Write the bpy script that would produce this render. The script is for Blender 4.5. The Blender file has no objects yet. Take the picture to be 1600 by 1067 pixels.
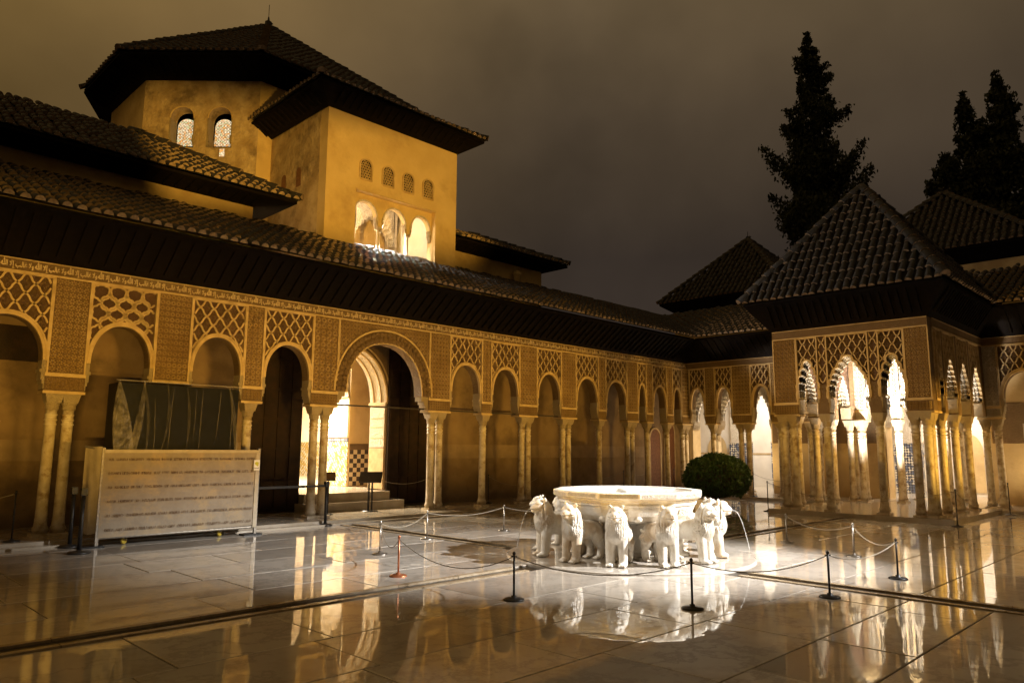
import bpy, bmesh, math, random
from mathutils import Vector, Matrix, Euler
random.seed(7)
R = math.radians
sc = bpy.context.scene
COL = sc.collection
# ------------------------------------------------------------------ camera
CAM = Vector((-10.077, -7.320, 1.70))
cd = bpy.data.cameras.new('camera'); cam = bpy.data.objects.new('camera', cd); COL.objects.link(cam)
fwd = Vector((.70203, .69761, .14315)).normalized()
rgt = Vector((.704153, -.710015, .006805)); rgt = (rgt - fwd * rgt.dot(fwd)).normalized()
upv = rgt.cross(fwd)
cam.matrix_world = Matrix(((rgt.x, upv.x, -fwd.x, CAM.x), (rgt.y, upv.y, -fwd.y, CAM.y), (rgt.z, upv.z, -fwd.z, CAM.z), (0, 0, 0, 1)))
cd.sensor_width = 36; cd.lens = 36 * 1151.5 / 1600; cd.clip_end = 2000; cd.clip_start = .05
sc.camera = cam
# ------------------------------------------------------------------ sky: low overcast lit by the town
wd = bpy.data.worlds.new('World'); sc.world = wd; wd.use_nodes = True
nt = wd.node_tree; bgn = nt.nodes['Background']
tc = nt.nodes.new('ShaderNodeTexCoord'); sp = nt.nodes.new('ShaderNodeSeparateXYZ'); nt.links.new(tc.outputs['Generated'], sp.inputs[0])
rp = nt.nodes.new('ShaderNodeValToRGB'); nt.links.new(sp.outputs['Z'], rp.inputs[0])
e = rp.color_ramp.elements
e[0].position = 0; e[0].color = (.0225, .0164, .0136, 1); e[1].position = 1; e[1].color = (.15, .10, .045, 1)
for p, c in ((.25, (.0275, .0200, .0150, 1)), (.42, (.060, .0418, .0250, 1)), (.55, (.098, .0670, .0345, 1))):
    k = e.new(p); k.color = c
nz = nt.nodes.new('ShaderNodeTexNoise'); nz.inputs['Scale'].default_value = 2.2; nz.inputs['Detail'].default_value = 5
nt.links.new(tc.outputs['Generated'], nz.inputs['Vector'])
mr = nt.nodes.new('ShaderNodeMapRange'); mr.inputs['From Min'].default_value = .3; mr.inputs['From Max'].default_value = .7; mr.inputs['To Min'].default_value = .66; mr.inputs['To Max'].default_value = 1.46
nt.links.new(nz.outputs['Fac'], mr.inputs['Value'])
# the town's glow lies to the west and north-west
dp = nt.nodes.new('ShaderNodeVectorMath'); dp.operation = 'DOT_PRODUCT'; dp.inputs[1].default_value = (-.55, .83, 0)
nt.links.new(tc.outputs['Generated'], dp.inputs[0])
mg = nt.nodes.new('ShaderNodeMapRange'); mg.inputs['From Min'].default_value = -.5; mg.inputs['From Max'].default_value = .8
mg.inputs['To Min'].default_value = .75; mg.inputs['To Max'].default_value = 2.3; nt.links.new(dp.outputs['Value'], mg.inputs['Value'])
mm = nt.nodes.new('ShaderNodeMath'); mm.operation = 'MULTIPLY'; nt.links.new(mr.outputs[0], mm.inputs[0]); nt.links.new(mg.outputs[0], mm.inputs[1])
tint = nt.nodes.new('ShaderNodeMix'); tint.data_type = 'RGBA'; tint.blend_type = 'MULTIPLY'; tint.inputs[7].default_value = (1.0, .85, .40, 1)
mt_ = nt.nodes.new('ShaderNodeMapRange'); mt_.inputs['From Min'].default_value = .1; mt_.inputs['From Max'].default_value = .75; nt.links.new(dp.outputs['Value'], mt_.inputs['Value'])
nt.links.new(mt_.outputs[0], tint.inputs[0]); nt.links.new(rp.outputs[0], tint.inputs[6])
nt.links.new(tint.outputs[2], bgn.inputs['Color']); nt.links.new(mm.outputs[0], bgn.inputs['Strength'])

def lamp(name, kind, loc, energy, color, target=None, **kw):
    d = bpy.data.lights.new(name, kind); d.energy = energy; d.color = color
    for k, v in kw.items(): setattr(d, k, v)
    o = bpy.data.objects.new(name, d); COL.objects.link(o); o.location = loc
    if target is not None:
        o.rotation_euler = (Vector(target) - Vector(loc)).to_track_quat('-Z', 'Y').to_euler()
    return o
AMBER = (1.0, .565, .09); WARM = (1.0, .74, .42); WHITE = (1.0, .93, .84)
# faint amber sun added as fill, coming low from the south-west side
lamp('fill_sun', 'SUN', (-20, -25, 14), .10, AMBER, (0, 2, 2.2), angle=R(60))
# low amber floodlights standing along the unseen south and west sides of the court
FLOODS = [((-12.0, -11.8, .6), 152, (-8.2, 8), 44, 1.36, .357), ((-4.5, -11.8, .6), 165, (-2.6, 8), 44, 1.36, .357), ((3.0, -11.8, .6), 165, (4.2, 8), 44, 1.36, .357), ((10.5, -11.8, .6), 150, (11.5, 8), 44, 1.36, .357), ((-13.5, 1.0, .6), 84, (11, 1.0), 34, 2.35, .504)]
for p_, w_, t_, sp_, L_, h_ in FLOODS:       # line floodlights under added blockers (built below) that keep the roofs dark
    lamp('courtyard_floodlight', 'AREA', p_, w_, AMBER, (t_[0], t_[1], 3.0), shape='RECTANGLE', size=2.4, size_y=.12, spread=R(sp_))
# floodlights on the roofs aimed at the fountain
lamp('fountain_spot', 'SPOT', (4.2, -8.2, 6.9), 24000, (1, .975, .95), (-.3, -.2, .3), spot_size=R(38), spot_blend=.75, shadow_soft_size=.10)
lamp('fountain_spot', 'SPOT', (-6.6, 5.9, 7.2), 3000, (1, .92, .82), (.1, .1, .4), spot_size=R(29), spot_blend=.8, shadow_soft_size=.10)
# low floodlight on the tower
lamp('tower_floodlight', 'SPOT', (-8.2, -11.6, .8), 27000, AMBER, (1.6, 12, 10.2), spot_size=R(25), spot_blend=.35, shadow_soft_size=.03)
# lit rooms
lamp('hall_lamp', 'AREA', (19.4, 7.4, 4.9), 300, WHITE, (19.4, 7.4, 0), size=1.6)
lamp('hall_lamp', 'AREA', (19.4, 0.2, 4.9), 340, WHITE, (19.4, .2, 0), size=1.6)
lamp('hall_lamp', 'AREA', (19.4, -6.0, 4.9), 500, WARM, (19.4, -6, 0), size=1.6)
lamp('pavilion_uplight', 'AREA', (12.7, -.3, .3), 520, WHITE, (14.7, .6, 4.1), size=.4, spread=R(80))
lamp('pavilion_uplight', 'AREA', (11.6, .2, .3), 260, WHITE, (11.7, .1, 4.1), size=.4, spread=R(80))
lamp('gallery_uplight', 'AREA', (16.0, 6.6, .3), 110, WARM, (16.0, 6.6, 5), size=.4)
lamp('gallery_uplight', 'AREA', (16.0, -3.4, .3), 70, WARM, (16.0, -3.4, 5), size=.4)
lamp('portal_hall_lamp', 'AREA', (0.8, 16.0, 4.6), 4200, (1, .84, .60), (0.9, 15.2, 0), size=1.5)
lamp('vestibule_lamp', 'AREA', (-0.6, 11.4, 3.7), 90, (1.0, .66, .28), (2.0, 11.3, 1.5), size=.5)
lamp('loggia_lamp', 'AREA', (1.9, 12.4, 9.9), 130, (1, .80, .52), (3.0, 11.0, 7.6), size=.8)
lamp('loggia_lamp', 'AREA', (2.5, 10.95, 8.25), 600, WHITE, (2.3, 9.5, 6.9), size=.3)
sc.view_settings.view_transform = 'Standard'; sc.view_settings.look = 'None'; sc.view_settings.gamma = 1; sc.view_settings.exposure = 0
sc.view_settings.use_curve_mapping = False
sc.cycles.use_denoising = True; sc.cycles.max_bounces = 5; sc.cycles.adaptive_threshold = .02; sc.cycles.sample_clamp_indirect = 6; sc.cycles.caustics_reflective = False

# ------------------------------------------------------------------ materials
def new_mat(name):
    m = bpy.data.materials.new(name); m.use_nodes = True
    return m, m.node_tree, m.node_tree.nodes['Principled BSDF']
def node(t, ty, **kw):
    n = t.nodes.new(ty)
    for k, v in kw.items():
        if k in n.inputs: n.inputs[k].default_value = v
        else: setattr(n, k, v)
    return n
def c4(c): return (c[0], c[1], c[2], 1)
def pos_node(t, obj=False):
    if obj: return node(t, 'ShaderNodeTexCoord').outputs['Object']
    return node(t, 'ShaderNodeNewGeometry').outputs['Position']
def mixc(t, f, a, b, bt='MIX'):
    n = t.nodes.new('ShaderNodeMix'); n.data_type = 'RGBA'; n.blend_type = bt
    for i, x in ((0, f), (6, a), (7, b)):
        if isinstance(x, bpy.types.NodeSocket): t.links.new(x, n.inputs[i])
        else: n.inputs[i].default_value = x if i == 0 else c4(x)
    return n.outputs[2]
def ramp(t, src, a, b, lo=0., hi=1.):
    n = node(t, 'ShaderNodeMapRange'); n.inputs['From Min'].default_value = a; n.inputs['From Max'].default_value = b
    n.inputs['To Min'].default_value = lo; n.inputs['To Max'].default_value = hi; t.links.new(src, n.inputs['Value']); return n.outputs[0]
def noise(t, vec, s, d=4, r=.55):
    n = node(t, 'ShaderNodeTexNoise'); n.inputs['Scale'].default_value = s; n.inputs['Detail'].default_value = d; n.inputs['Roughness'].default_value = r
    t.links.new(vec, n.inputs['Vector']); return n.outputs['Fac']
def voro(t, vec, s, feat='F1'):
    n = node(t, 'ShaderNodeTexVoronoi'); n.feature = feat; n.inputs['Scale'].default_value = s
    t.links.new(vec, n.inputs['Vector']); return n.outputs['Distance']
def bump(t, b, h, st, dist):
    n = node(t, 'ShaderNodeBump'); n.inputs['Strength'].default_value = st; n.inputs['Distance'].default_value = dist
    t.links.new(h, n.inputs['Height']); t.links.new(n.outputs[0], b.inputs['Normal'])
def madd(t, a, b, op='ADD', k=None):
    n = node(t, 'ShaderNodeMath'); n.operation = op
    for i, x in enumerate((a, b)):
        if isinstance(x, bpy.types.NodeSocket): t.links.new(x, n.inputs[i])
        else: n.inputs[i].default_value = x
    return n.outputs[0]
def plain(name, c1, c2=None, s=6, rough=.75, bst=.3, bs=30, bd=.01, metal=0, obj=False, stain=None, ss=1.3, spec=.4):
    m, t, b = new_mat(name); v = pos_node(t, obj)
    col = mixc(t, ramp(t, noise(t, v, s), .35, .65), c1, c2 or c1)
    if stain: col = mixc(t, ramp(t, noise(t, v, ss, 6, .65), .5, .66), col, stain)
    t.links.new(col, b.inputs['Base Color']); b.inputs['Roughness'].default_value = rough; b.inputs['Metallic'].default_value = metal
    b.inputs['Specular IOR Level'].default_value = spec
    if bst: bump(t, b, noise(t, v, bs, 5), bst, bd)
    return m
def carved(name, c1, c2, s1=13, s2=34, st=.9, dist=.035, spots=None):
    m, t, b = new_mat(name); v = pos_node(t)
    wob = node(t, 'ShaderNodeTexNoise'); wob.inputs['Scale'].default_value = 5; t.links.new(v, wob.inputs['Vector'])
    vm = node(t, 'ShaderNodeVectorMath'); vm.operation = 'MULTIPLY_ADD'; vm.inputs[1].default_value = (.09, .09, .09)
    t.links.new(wob.outputs['Color'], vm.inputs[0]); t.links.new(v, vm.inputs[2]); vv = vm.outputs[0]
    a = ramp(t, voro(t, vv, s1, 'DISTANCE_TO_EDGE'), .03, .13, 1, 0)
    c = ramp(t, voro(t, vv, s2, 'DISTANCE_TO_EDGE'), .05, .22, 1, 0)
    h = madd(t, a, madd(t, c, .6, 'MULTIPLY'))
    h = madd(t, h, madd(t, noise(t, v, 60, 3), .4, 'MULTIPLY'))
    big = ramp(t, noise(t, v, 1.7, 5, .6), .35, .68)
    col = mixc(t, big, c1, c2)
    col = mixc(t, ramp(t, h, .1, 1.0, .42, 0), col, (c1[0] * .55, c1[1] * .45, c1[2] * .35))   # recess shade painted into the colour of the carved ground
    t.links.new(col, b.inputs['Base Color']); b.inputs['Roughness'].default_value = .85
    bump(t, b, h, st, dist); return m
M = {}
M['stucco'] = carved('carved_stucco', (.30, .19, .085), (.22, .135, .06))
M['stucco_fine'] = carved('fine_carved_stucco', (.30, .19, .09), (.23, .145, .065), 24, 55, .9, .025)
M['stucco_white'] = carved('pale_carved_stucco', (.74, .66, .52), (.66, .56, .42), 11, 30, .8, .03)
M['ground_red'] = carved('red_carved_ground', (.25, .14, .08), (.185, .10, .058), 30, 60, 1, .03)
M['trim'] = plain('stucco_trim', (.55, .40, .21), (.42, .29, .13), 5, .8, .5, 40, .012)
M['petal'] = plain('raised_stucco_leaf', (.55, .39, .18), (.39, .25, .10), 3.2, .8, .4, 60, .01)
M['letter'] = plain('raised_stucco_letter', (.74, .58, .36), (.62, .46, .26), 5, .8, .3, 40, .006)
M['plaster'] = plain('aged_ochre_plaster', (.62, .46, .23), (.54, .385, .18), 1.3, .85, .6, 14, .014, stain=(.44, .30, .135), ss=.7)
M['old_plaster'] = plain('weathered_plaster', (.54, .41, .25), (.36, .25, .13), 2.2, .9, 1.0, 9, .06, stain=(.22, .155, .09), ss=1.5)
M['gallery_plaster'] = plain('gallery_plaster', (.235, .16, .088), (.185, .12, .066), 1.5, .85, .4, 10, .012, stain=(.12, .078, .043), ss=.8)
M['dado'] = plain('dado_band', (.27, .19, .115), (.21, .145, .085), 3, .8, .4, 18, .01)
M['white_plaster'] = plain('white_plaster', (.78, .72, .62), (.70, .63, .53), 2, .8, .25, 12, .008)
M['col'] = plain('old_marble_column', (.58, .50, .38), (.44, .35, .22), 7, .45, .4, 25, .008, obj=False, stain=(.26, .17, .08), ss=5)
M['capital'] = carved('carved_marble_capital', (.52, .42, .28), (.44, .33, .19), 30, 60, .8, .02)
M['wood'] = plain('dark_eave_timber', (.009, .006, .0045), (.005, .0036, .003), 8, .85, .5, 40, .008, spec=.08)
M['door'] = plain('dark_door_wood', (.026, .013, .007), (.015, .008, .005), 6, .7, .5, 30, .01, spec=.2)
M['door_red'] = plain('carved_red_door_wood', (.22, .09, .04), (.14, .06, .025), 12, .6, .9, 30, .02)
M['iron'] = plain('dark_iron', (.02, .016, .013), (.03, .02, .015), 20, .5, .2, 50, .003)
M['black'] = plain('black_painted_metal', (.012, .011, .011), (.02, .018, .016), 30, .4, .1, 60, .002)
M['steel'] = plain('brushed_steel', (.36, .33, .29), (.28, .25, .22), 30, .32, .1, 80, .001, metal=.9)
M['copper'] = plain('copper_coated_steel', (.60, .24, .12), (.48, .17, .08), 30, .35, .1, 80, .001, metal=.8)
M['rope'] = plain('grey_rope', (.30, .26, .20), (.20, .17, .13), 40, .8, .6, 160, .004)
M['belt'] = plain('black_belt', (.02, .018, .018), (.03, .03, .03), 40, .7, .3, 160, .002)
M['tree'] = plain('conifer_needles', (.020, .026, .011), (.032, .038, .015), 1.5, .8, 0)
M['leaf'] = plain('hedge_leaf', (.030, .070, .016), (.06, .11, .025), 6, .5, 0)
M['bark'] = plain('bark', (.06, .045, .03), (.04, .03, .02), 8, .9, .8, 20, .02)
M['panel_black'] = plain('black_cabinet', (.005, .005, .006), (.008, .008, .009), 4, .5, .1, 20, .002, spec=.12)
M['paper_mark'] = plain('brown_print', (.10, .055, .025), (.13, .07, .035), 30, .8, 0)
M['card'] = plain('white_card', (.72, .68, .62), (.66, .62, .55), 20, .6, 0)
M['yellow'] = plain('yellow_green_print', (.52, .50, .02), (.45, .42, .02), 20, .6, 0)
M['caster'] = plain('yellow_caster', (.45, .32, .03), (.35, .25, .03), 20, .5, 0)
M['frame'] = plain('galvanised_frame', (.30, .26, .21), (.22, .19, .15), 20, .45, .2, 60, .002, metal=.5)
M['zell'] = None

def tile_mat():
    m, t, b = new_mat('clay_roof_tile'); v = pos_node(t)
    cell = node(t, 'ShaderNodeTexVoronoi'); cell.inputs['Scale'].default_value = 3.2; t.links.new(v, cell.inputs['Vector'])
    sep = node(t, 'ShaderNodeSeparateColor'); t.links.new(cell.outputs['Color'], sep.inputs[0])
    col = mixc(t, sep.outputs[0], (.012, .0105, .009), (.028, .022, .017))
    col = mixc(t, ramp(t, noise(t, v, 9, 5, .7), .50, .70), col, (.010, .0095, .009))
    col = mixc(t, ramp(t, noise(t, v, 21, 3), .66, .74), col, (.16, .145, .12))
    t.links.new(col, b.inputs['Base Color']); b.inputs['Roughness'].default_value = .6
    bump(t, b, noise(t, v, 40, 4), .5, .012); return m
M['tile'] = tile_mat()
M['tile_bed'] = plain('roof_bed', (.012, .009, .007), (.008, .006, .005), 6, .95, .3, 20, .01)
M['tile_end'] = plain('mortared_tile_end', (.34, .24, .15), (.16, .11, .07), 9, .8, .4, 40, .006)

def marble_floor():
    m, t, b = new_mat('wet_marble'); v = pos_node(t)
    oi = node(t, 'ShaderNodeObjectInfo')
    base = mixc(t, oi.outputs['Random'], (.58, .53, .46), (.36, .32, .27))
    vein = ramp(t, madd(t, noise(t, v, 2.2, 8, .68), .5, 'SUBTRACT'), -.02, .02, 0, 1)
    vn = node(t, 'ShaderNodeMath'); vn.operation = 'ABSOLUTE'; t.links.new(madd(t, noise(t, v, 1.4, 9, .66), .5, 'SUBTRACT'), vn.inputs[0])
    veins = ramp(t, vn.outputs[0], 0, .035, .55, 0)
    col = mixc(t, veins, base, (.24, .21, .18))
    col = mixc(t, ramp(t, noise(t, v, 1.1, 6, .65), .5, .72, 0, .7), col, (.28, .23, .17))
    t.links.new(col, b.inputs['Base Color']); b.inputs['Roughness'].default_value = .42; b.inputs['Specular IOR Level'].default_value = .3
    wet = ramp(t, noise(t, v, .55, 5, .6), .42, .56)           # standing film of rain in broad patches
    b.inputs['Coat Weight'].default_value = 1; b.inputs['Coat IOR'].default_value = 1.6
    cr = ramp(t, wet, 0, 1, .05, .005); t.links.new(cr, b.inputs['Coat Roughness'])
    h = madd(t, noise(t, v, 2.6, 2), madd(t, noise(t, v, 22, 3), .012, 'MULTIPLY'))
    n = node(t, 'ShaderNodeBump'); n.inputs['Strength'].default_value = .32; n.inputs['Distance'].default_value = .0035
    t.links.new(h, n.inputs['Height']); t.links.new(n.outputs[0], b.inputs['Coat Normal']); return m
M['floor'] = marble_floor()
M['floor_bed'] = plain('wet_joint', (.035, .028, .02), (.025, .02, .015), 10, .3, .2, 30, .004)
M['kerb'] = plain('runnel_kerb', (.36, .29, .20), (.28, .21, .13), 5, .25, .4, 30, .006, stain=(.16, .11, .06), ss=3)
M['gallery_floor'] = plain('gallery_marble', (.46, .40, .32), (.36, .30, .22), 2.4, .16, .2, 12, .003)
def fountain_marble():
    m, t, b = new_mat('fountain_marble'); v = pos_node(t)
    col = mixc(t, ramp(t, noise(t, v, 4, 6, .6), .4, .62), (.70, .67, .61), (.58, .52, .43))
    col = mixc(t, ramp(t, noise(t, v, 2.1, 6, .7), .54, .66, 0, .7), col, (.50, .43, .34))
    t.links.new(col, b.inputs['Base Color']); b.inputs['Roughness'].default_value = .38
    w = node(t, 'ShaderNodeTexWave'); w.inputs['Scale'].default_value = 9; w.inputs['Distortion'].default_value = 5; w.inputs['Detail'].default_value = 2
    t.links.new(v, w.inputs['Vector']); h = madd(t, noise(t, v, 34, 5, .65), madd(t, w.outputs['Fac'], .25, 'MULTIPLY'))
    bump(t, b, h, .4, .022); return m
M['fmarble'] = fountain_marble()
def lion_marble():
    m, t, b = new_mat('lion_marble'); v = pos_node(t); o = node(t, 'ShaderNodeTexCoord').outputs['Object']
    col = mixc(t, ramp(t, noise(t, v, 5, 6, .6), .4, .62), (.66, .63, .57), (.54, .48, .39))
    col = mixc(t, ramp(t, noise(t, v, 1.9, 6, .7), .5, .64, 0, .8), col, (.44, .32, .19))
    t.links.new(col, b.inputs['Base Color']); b.inputs['Roughness'].default_value = .45
    w = node(t, 'ShaderNodeTexWave'); w.bands_direction = 'Y'; w.inputs['Scale'].default_value = 13; w.inputs['Distortion'].default_value = 4; w.inputs['Detail'].default_value = 2; w.inputs['Detail Scale'].default_value = 2.5
    t.links.new(o, w.inputs['Vector']); sx = node(t, 'ShaderNodeSeparateXYZ'); t.links.new(o, sx.inputs[0])
    mane = madd(t, madd(t, ramp(t, sx.outputs['Z'], .40, .48), ramp(t, sx.outputs['Z'], .72, .64), 'MULTIPLY'), ramp(t, sx.outputs['X'], -.02, .08), 'MULTIPLY')
    h = madd(t, madd(t, w.outputs['Fac'], mane, 'MULTIPLY'), madd(t, noise(t, v, 45, 4), .25, 'MULTIPLY'))
    bump(t, b, h, .75, .025); return m
M['lion'] = lion_marble()
M['band'] = carved('inscribed_marble', (.60, .56, .49), (.50, .45, .37), 26, 60, 1.0, .02)
def water_mat(name, c=(.5, .5, .45), rough=.03):
    m, t, b = new_mat(name); b.inputs['Base Color'].default_value = c4(c); b.inputs['Roughness'].default_value = rough
    b.inputs['Transmission Weight'].default_value = .6; b.inputs['IOR'].default_value = 1.33
    bump(t, b, noise(t, pos_node(t), 9, 3), .3, .01); return m
M['water'] = water_mat('water'); M['jet'] = water_mat('falling_water', (.85, .85, .85), .2)
def plastic():
    m, t, b = new_mat('clear_plastic_sheet'); v = pos_node(t)
    b.inputs['Base Color'].default_value = (.50, .46, .41, 1); b.inputs['Roughness'].default_value = .18
    lw = node(t, 'ShaderNodeLayerWeight'); lw.inputs['Blend'].default_value = .35
    t.links.new(madd(t, ramp(t, noise(t, v, 13, 6, .75), .5, .8, .0, .05), madd(t, madd(t, lw.outputs['Facing'], 5.0, 'POWER'), .5, 'MULTIPLY')), b.inputs['Alpha'])
    bump(t, b, noise(t, v, 9, 6, .65), 1.0, .12); return m
M['plastic'] = plastic()
def plastic2():
    m, t, b = new_mat('gathered_plastic_fold'); v = pos_node(t)
    b.inputs['Base Color'].default_value = (.55, .48, .40, 1); b.inputs['Roughness'].default_value = .25
    t.links.new(ramp(t, noise(t, v, 8, 5, .7), .35, .75, .06, .5), b.inputs['Alpha'])
    bump(t, b, noise(t, v, 20, 4, .6), .9, .04); return m
M['fold'] = plastic2()
M['kraft'] = plain('kraft_wrap', (.30, .24, .165), (.255, .20, .135), 5, .7, .5, 9, .012, stain=(.36, .26, .14), ss=3)
M['kraft_pale'] = plain('pale_wrap', (.45, .37, .26), (.38, .31, .2), 5, .6, .6, 9, .012)
def glowglass():
    m, t, b = new_mat('lit_stained_glass'); v = pos_node(t, True)
    n1 = node(t, 'ShaderNodeTexVoronoi'); n1.inputs['Scale'].default_value = 16; t.links.new(v, n1.inputs['Vector'])
    hv = node(t, 'ShaderNodeSeparateColor'); t.links.new(n1.outputs['Color'], hv.inputs[0])
    col = mixc(t, ramp(t, hv.outputs[0], .5, .95), (1, .86, .58), (1, .42, .10)); col = mixc(t, ramp(t, hv.outputs[1], .75, .9), col, (.7, .8, .45)); col = mixc(t, ramp(t, voro(t, v, 16, 'DISTANCE_TO_EDGE'), .02, .10, .92, 0), col, (.10, .05, .02))
    b.inputs['Base Color'].default_value = (.3, .25, .2, 1); t.links.new(col, b.inputs['Emission Color']); b.inputs['Emission Strength'].default_value = 1.0
    return m
M['glow'] = glowglass()
def checker(name, a, b_, s, rot=0, third=None, rough=.25):
    m, t, b = new_mat(name); v = pos_node(t)
    mp = node(t, 'ShaderNodeMapping'); mp.inputs['Rotation'].default_value = rot if isinstance(rot, tuple) else (0, rot, 0); mp.inputs['Scale'].default_value = (s, s, s)
    mp.inputs['Location'].default_value = (.013, .017, .011); t.links.new(v, mp.inputs[0])
    ck = node(t, 'ShaderNodeTexChecker'); ck.inputs['Scale'].default_value = 1; ck.inputs[1].default_value = c4(a); ck.inputs[2].default_value = c4(b_); t.links.new(mp.outputs[0], ck.inputs[0])
    col = ck.outputs[0]
    if third:
        wn = node(t, 'ShaderNodeTexVoronoi'); wn.inputs['Scale'].default_value = .6; t.links.new(mp.outputs[0], wn.inputs['Vector'])
        sp_ = node(t, 'ShaderNodeSeparateColor'); t.links.new(wn.outputs['Color'], sp_.inputs[0])
        fac = madd(t, ramp(t, sp_.outputs[0], .5, .52), ck.outputs[1], 'MULTIPLY'); col = mixc(t, fac, col, third)
    t.links.new(col, b.inputs['Base Color']); b.inputs['Roughness'].default_value = rough; return m
M['zell'] = checker('zellige_mosaic', (.66, .60, .46), (.10, .09, .08), 20, (R(45), R(45), 0), (.48, .33, .05))
M['zell_dark'] = checker('blue_black_zellige', (.62, .56, .44), (.05, .05, .06), 14, (R(45), 0, 0), (.12, .14, .20))

# ------------------------------------------------------------------ mesh helpers
class MB:
    def __init__(s): s.v = []; s.f = []
    def add(s, vs, fs):
        o = len(s.v); s.v += [tuple(p) for p in vs]; s.f += [tuple(i + o for i in f) for f in fs]; return s
    def hexa(s, p): return s.add(p, [(0, 3, 2, 1), (4, 5, 6, 7), (0, 1, 5, 4), (1, 2, 6, 5), (2, 3, 7, 6), (3, 0, 4, 7)])
    def box(s, x0, x1, y0, y1, z0, z1, mp=None):
        p = [(x0, y0, z0), (x1, y0, z0), (x1, y1, z0), (x0, y1, z0), (x0, y0, z1), (x1, y0, z1), (x1, y1, z1), (x0, y1, z1)]
        return s.hexa([mp(*q) for q in p] if mp else p)
    def lathe(s, prof, n=16, c=(0, 0, 0), cap=True, ph=0):
        o = len(s.v)
        for r, z in prof:
            for i in range(n):
                a = 2 * math.pi * i / n + ph; s.v.append((c[0] + r * math.cos(a), c[1] + r * math.sin(a), c[2] + z))
        for k in range(len(prof) - 1):
            for i in range(n):
                j = (i + 1) % n; s.f.append((o + k * n + i, o + k * n + j, o + (k + 1) * n + j, o + (k + 1) * n + i))
        if cap:
            s.f.append(tuple(o + i for i in reversed(range(n)))); s.f.append(tuple(o + (len(prof) - 1) * n + i for i in range(n)))
        return s
    def tube(s, pts, r, n=6, cap=True):
        pts = [Vector(p) for p in pts]; o = len(s.v); L = len(pts)
        for i, p in enumerate(pts):
            d = (pts[min(i + 1, L - 1)] - pts[max(i - 1, 0)]).normalized()
            a = d.cross(Vector((0, 0, 1)) if abs(d.z) < .9 else Vector((1, 0, 0))).normalized(); b = d.cross(a)
            rr = r[i] if isinstance(r, (list, tuple)) else r
            for k in range(n):
                t = 2 * math.pi * k / n; s.v.append(tuple(p + a * math.cos(t) * rr + b * math.sin(t) * rr))
        for i in range(L - 1):
            for k in range(n):
                j = (k + 1) % n; s.f.append((o + i * n + k, o + i * n + j, o + (i + 1) * n + j, o + (i + 1) * n + k))
        if cap: s.f.append(tuple(o + k for k in range(n))); s.f.append(tuple(o + (L - 1) * n + k for k in reversed(range(n))))
        return s
    def ball(s, c, r, n=10, m=7, rot=None):
        o = len(s.v); r = r if isinstance(r, (tuple, list)) else (r, r, r)
        for i in range(m + 1):
            ph = math.pi * i / m
            for k in range(n):
                t = 2 * math.pi * k / n
                q = Vector((r[0] * math.sin(ph) * math.cos(t), r[1] * math.sin(ph) * math.sin(t), r[2] * math.cos(ph)))
                if rot: q = rot @ q
                s.v.append((c[0] + q.x, c[1] + q.y, c[2] + q.z))
        for i in range(m):
            for k in range(n):
                j = (k + 1) % n; s.f.append((o + i * n + k, o + (i + 1) * n + k, o + (i + 1) * n + j, o + i * n + j))
        return s
    def strip(s, a, b):      # quads between two polylines
        o = len(s.v); n = len(a); s.v += [tuple(p) for p in a] + [tuple(p) for p in b]
        for i in range(n - 1): s.f.append((o + i, o + i + 1, o + n + i + 1, o + n + i))
        return s
    def mesh(s, name, mat, smooth=False):
        me = bpy.data.meshes.new(name); me.from_pydata(s.v, [], s.f); me.validate(); me.update()
        if mat:
            for q in (mat if isinstance(mat, list) else [mat]): me.materials.append(M[q] if isinstance(q, str) else q)
        if smooth: me.shade_smooth()
        return me
    def build(s, name, mat, parent=None, smooth=False, local=False, loc=None, kind=None):
        return link(name, s.mesh(name, mat, smooth), parent, local, loc, kind)
def link(name, me, parent=None, local=False, loc=None, kind=None, rot=None):
    o = bpy.data.objects.new(name, me); COL.objects.link(o)
    if loc is not None: o.location = loc
    if rot is not None: o.rotation_euler = rot
    if parent:
        o.parent = parent
        if not local and parent.parent is None and parent.type == 'EMPTY': o.matrix_parent_inverse = Matrix.Translation(-parent.location)
    if kind: o['kind'] = kind
    return o
def tag(o, label, cat, group=None):
    o['label'] = label; o['category'] = cat
    if group: o['group'] = group
    return o
def thing(name, loc, label, cat, group=None, rz=0):
    o = bpy.data.objects.new(name, None); COL.objects.link(o); o.location = loc; o.rotation_euler = (0, 0, rz); o.empty_display_size = .2
    return tag(o, label, cat, group)
def structure(o): o['kind'] = 'structure'; return o
def copy_tree(o, parent=None):
    c = o.copy(); COL.objects.link(c)
    if parent: c.parent = parent; c.matrix_parent_inverse = o.matrix_parent_inverse.copy()
    for ch in o.children: copy_tree(ch, c)
    return c

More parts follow.
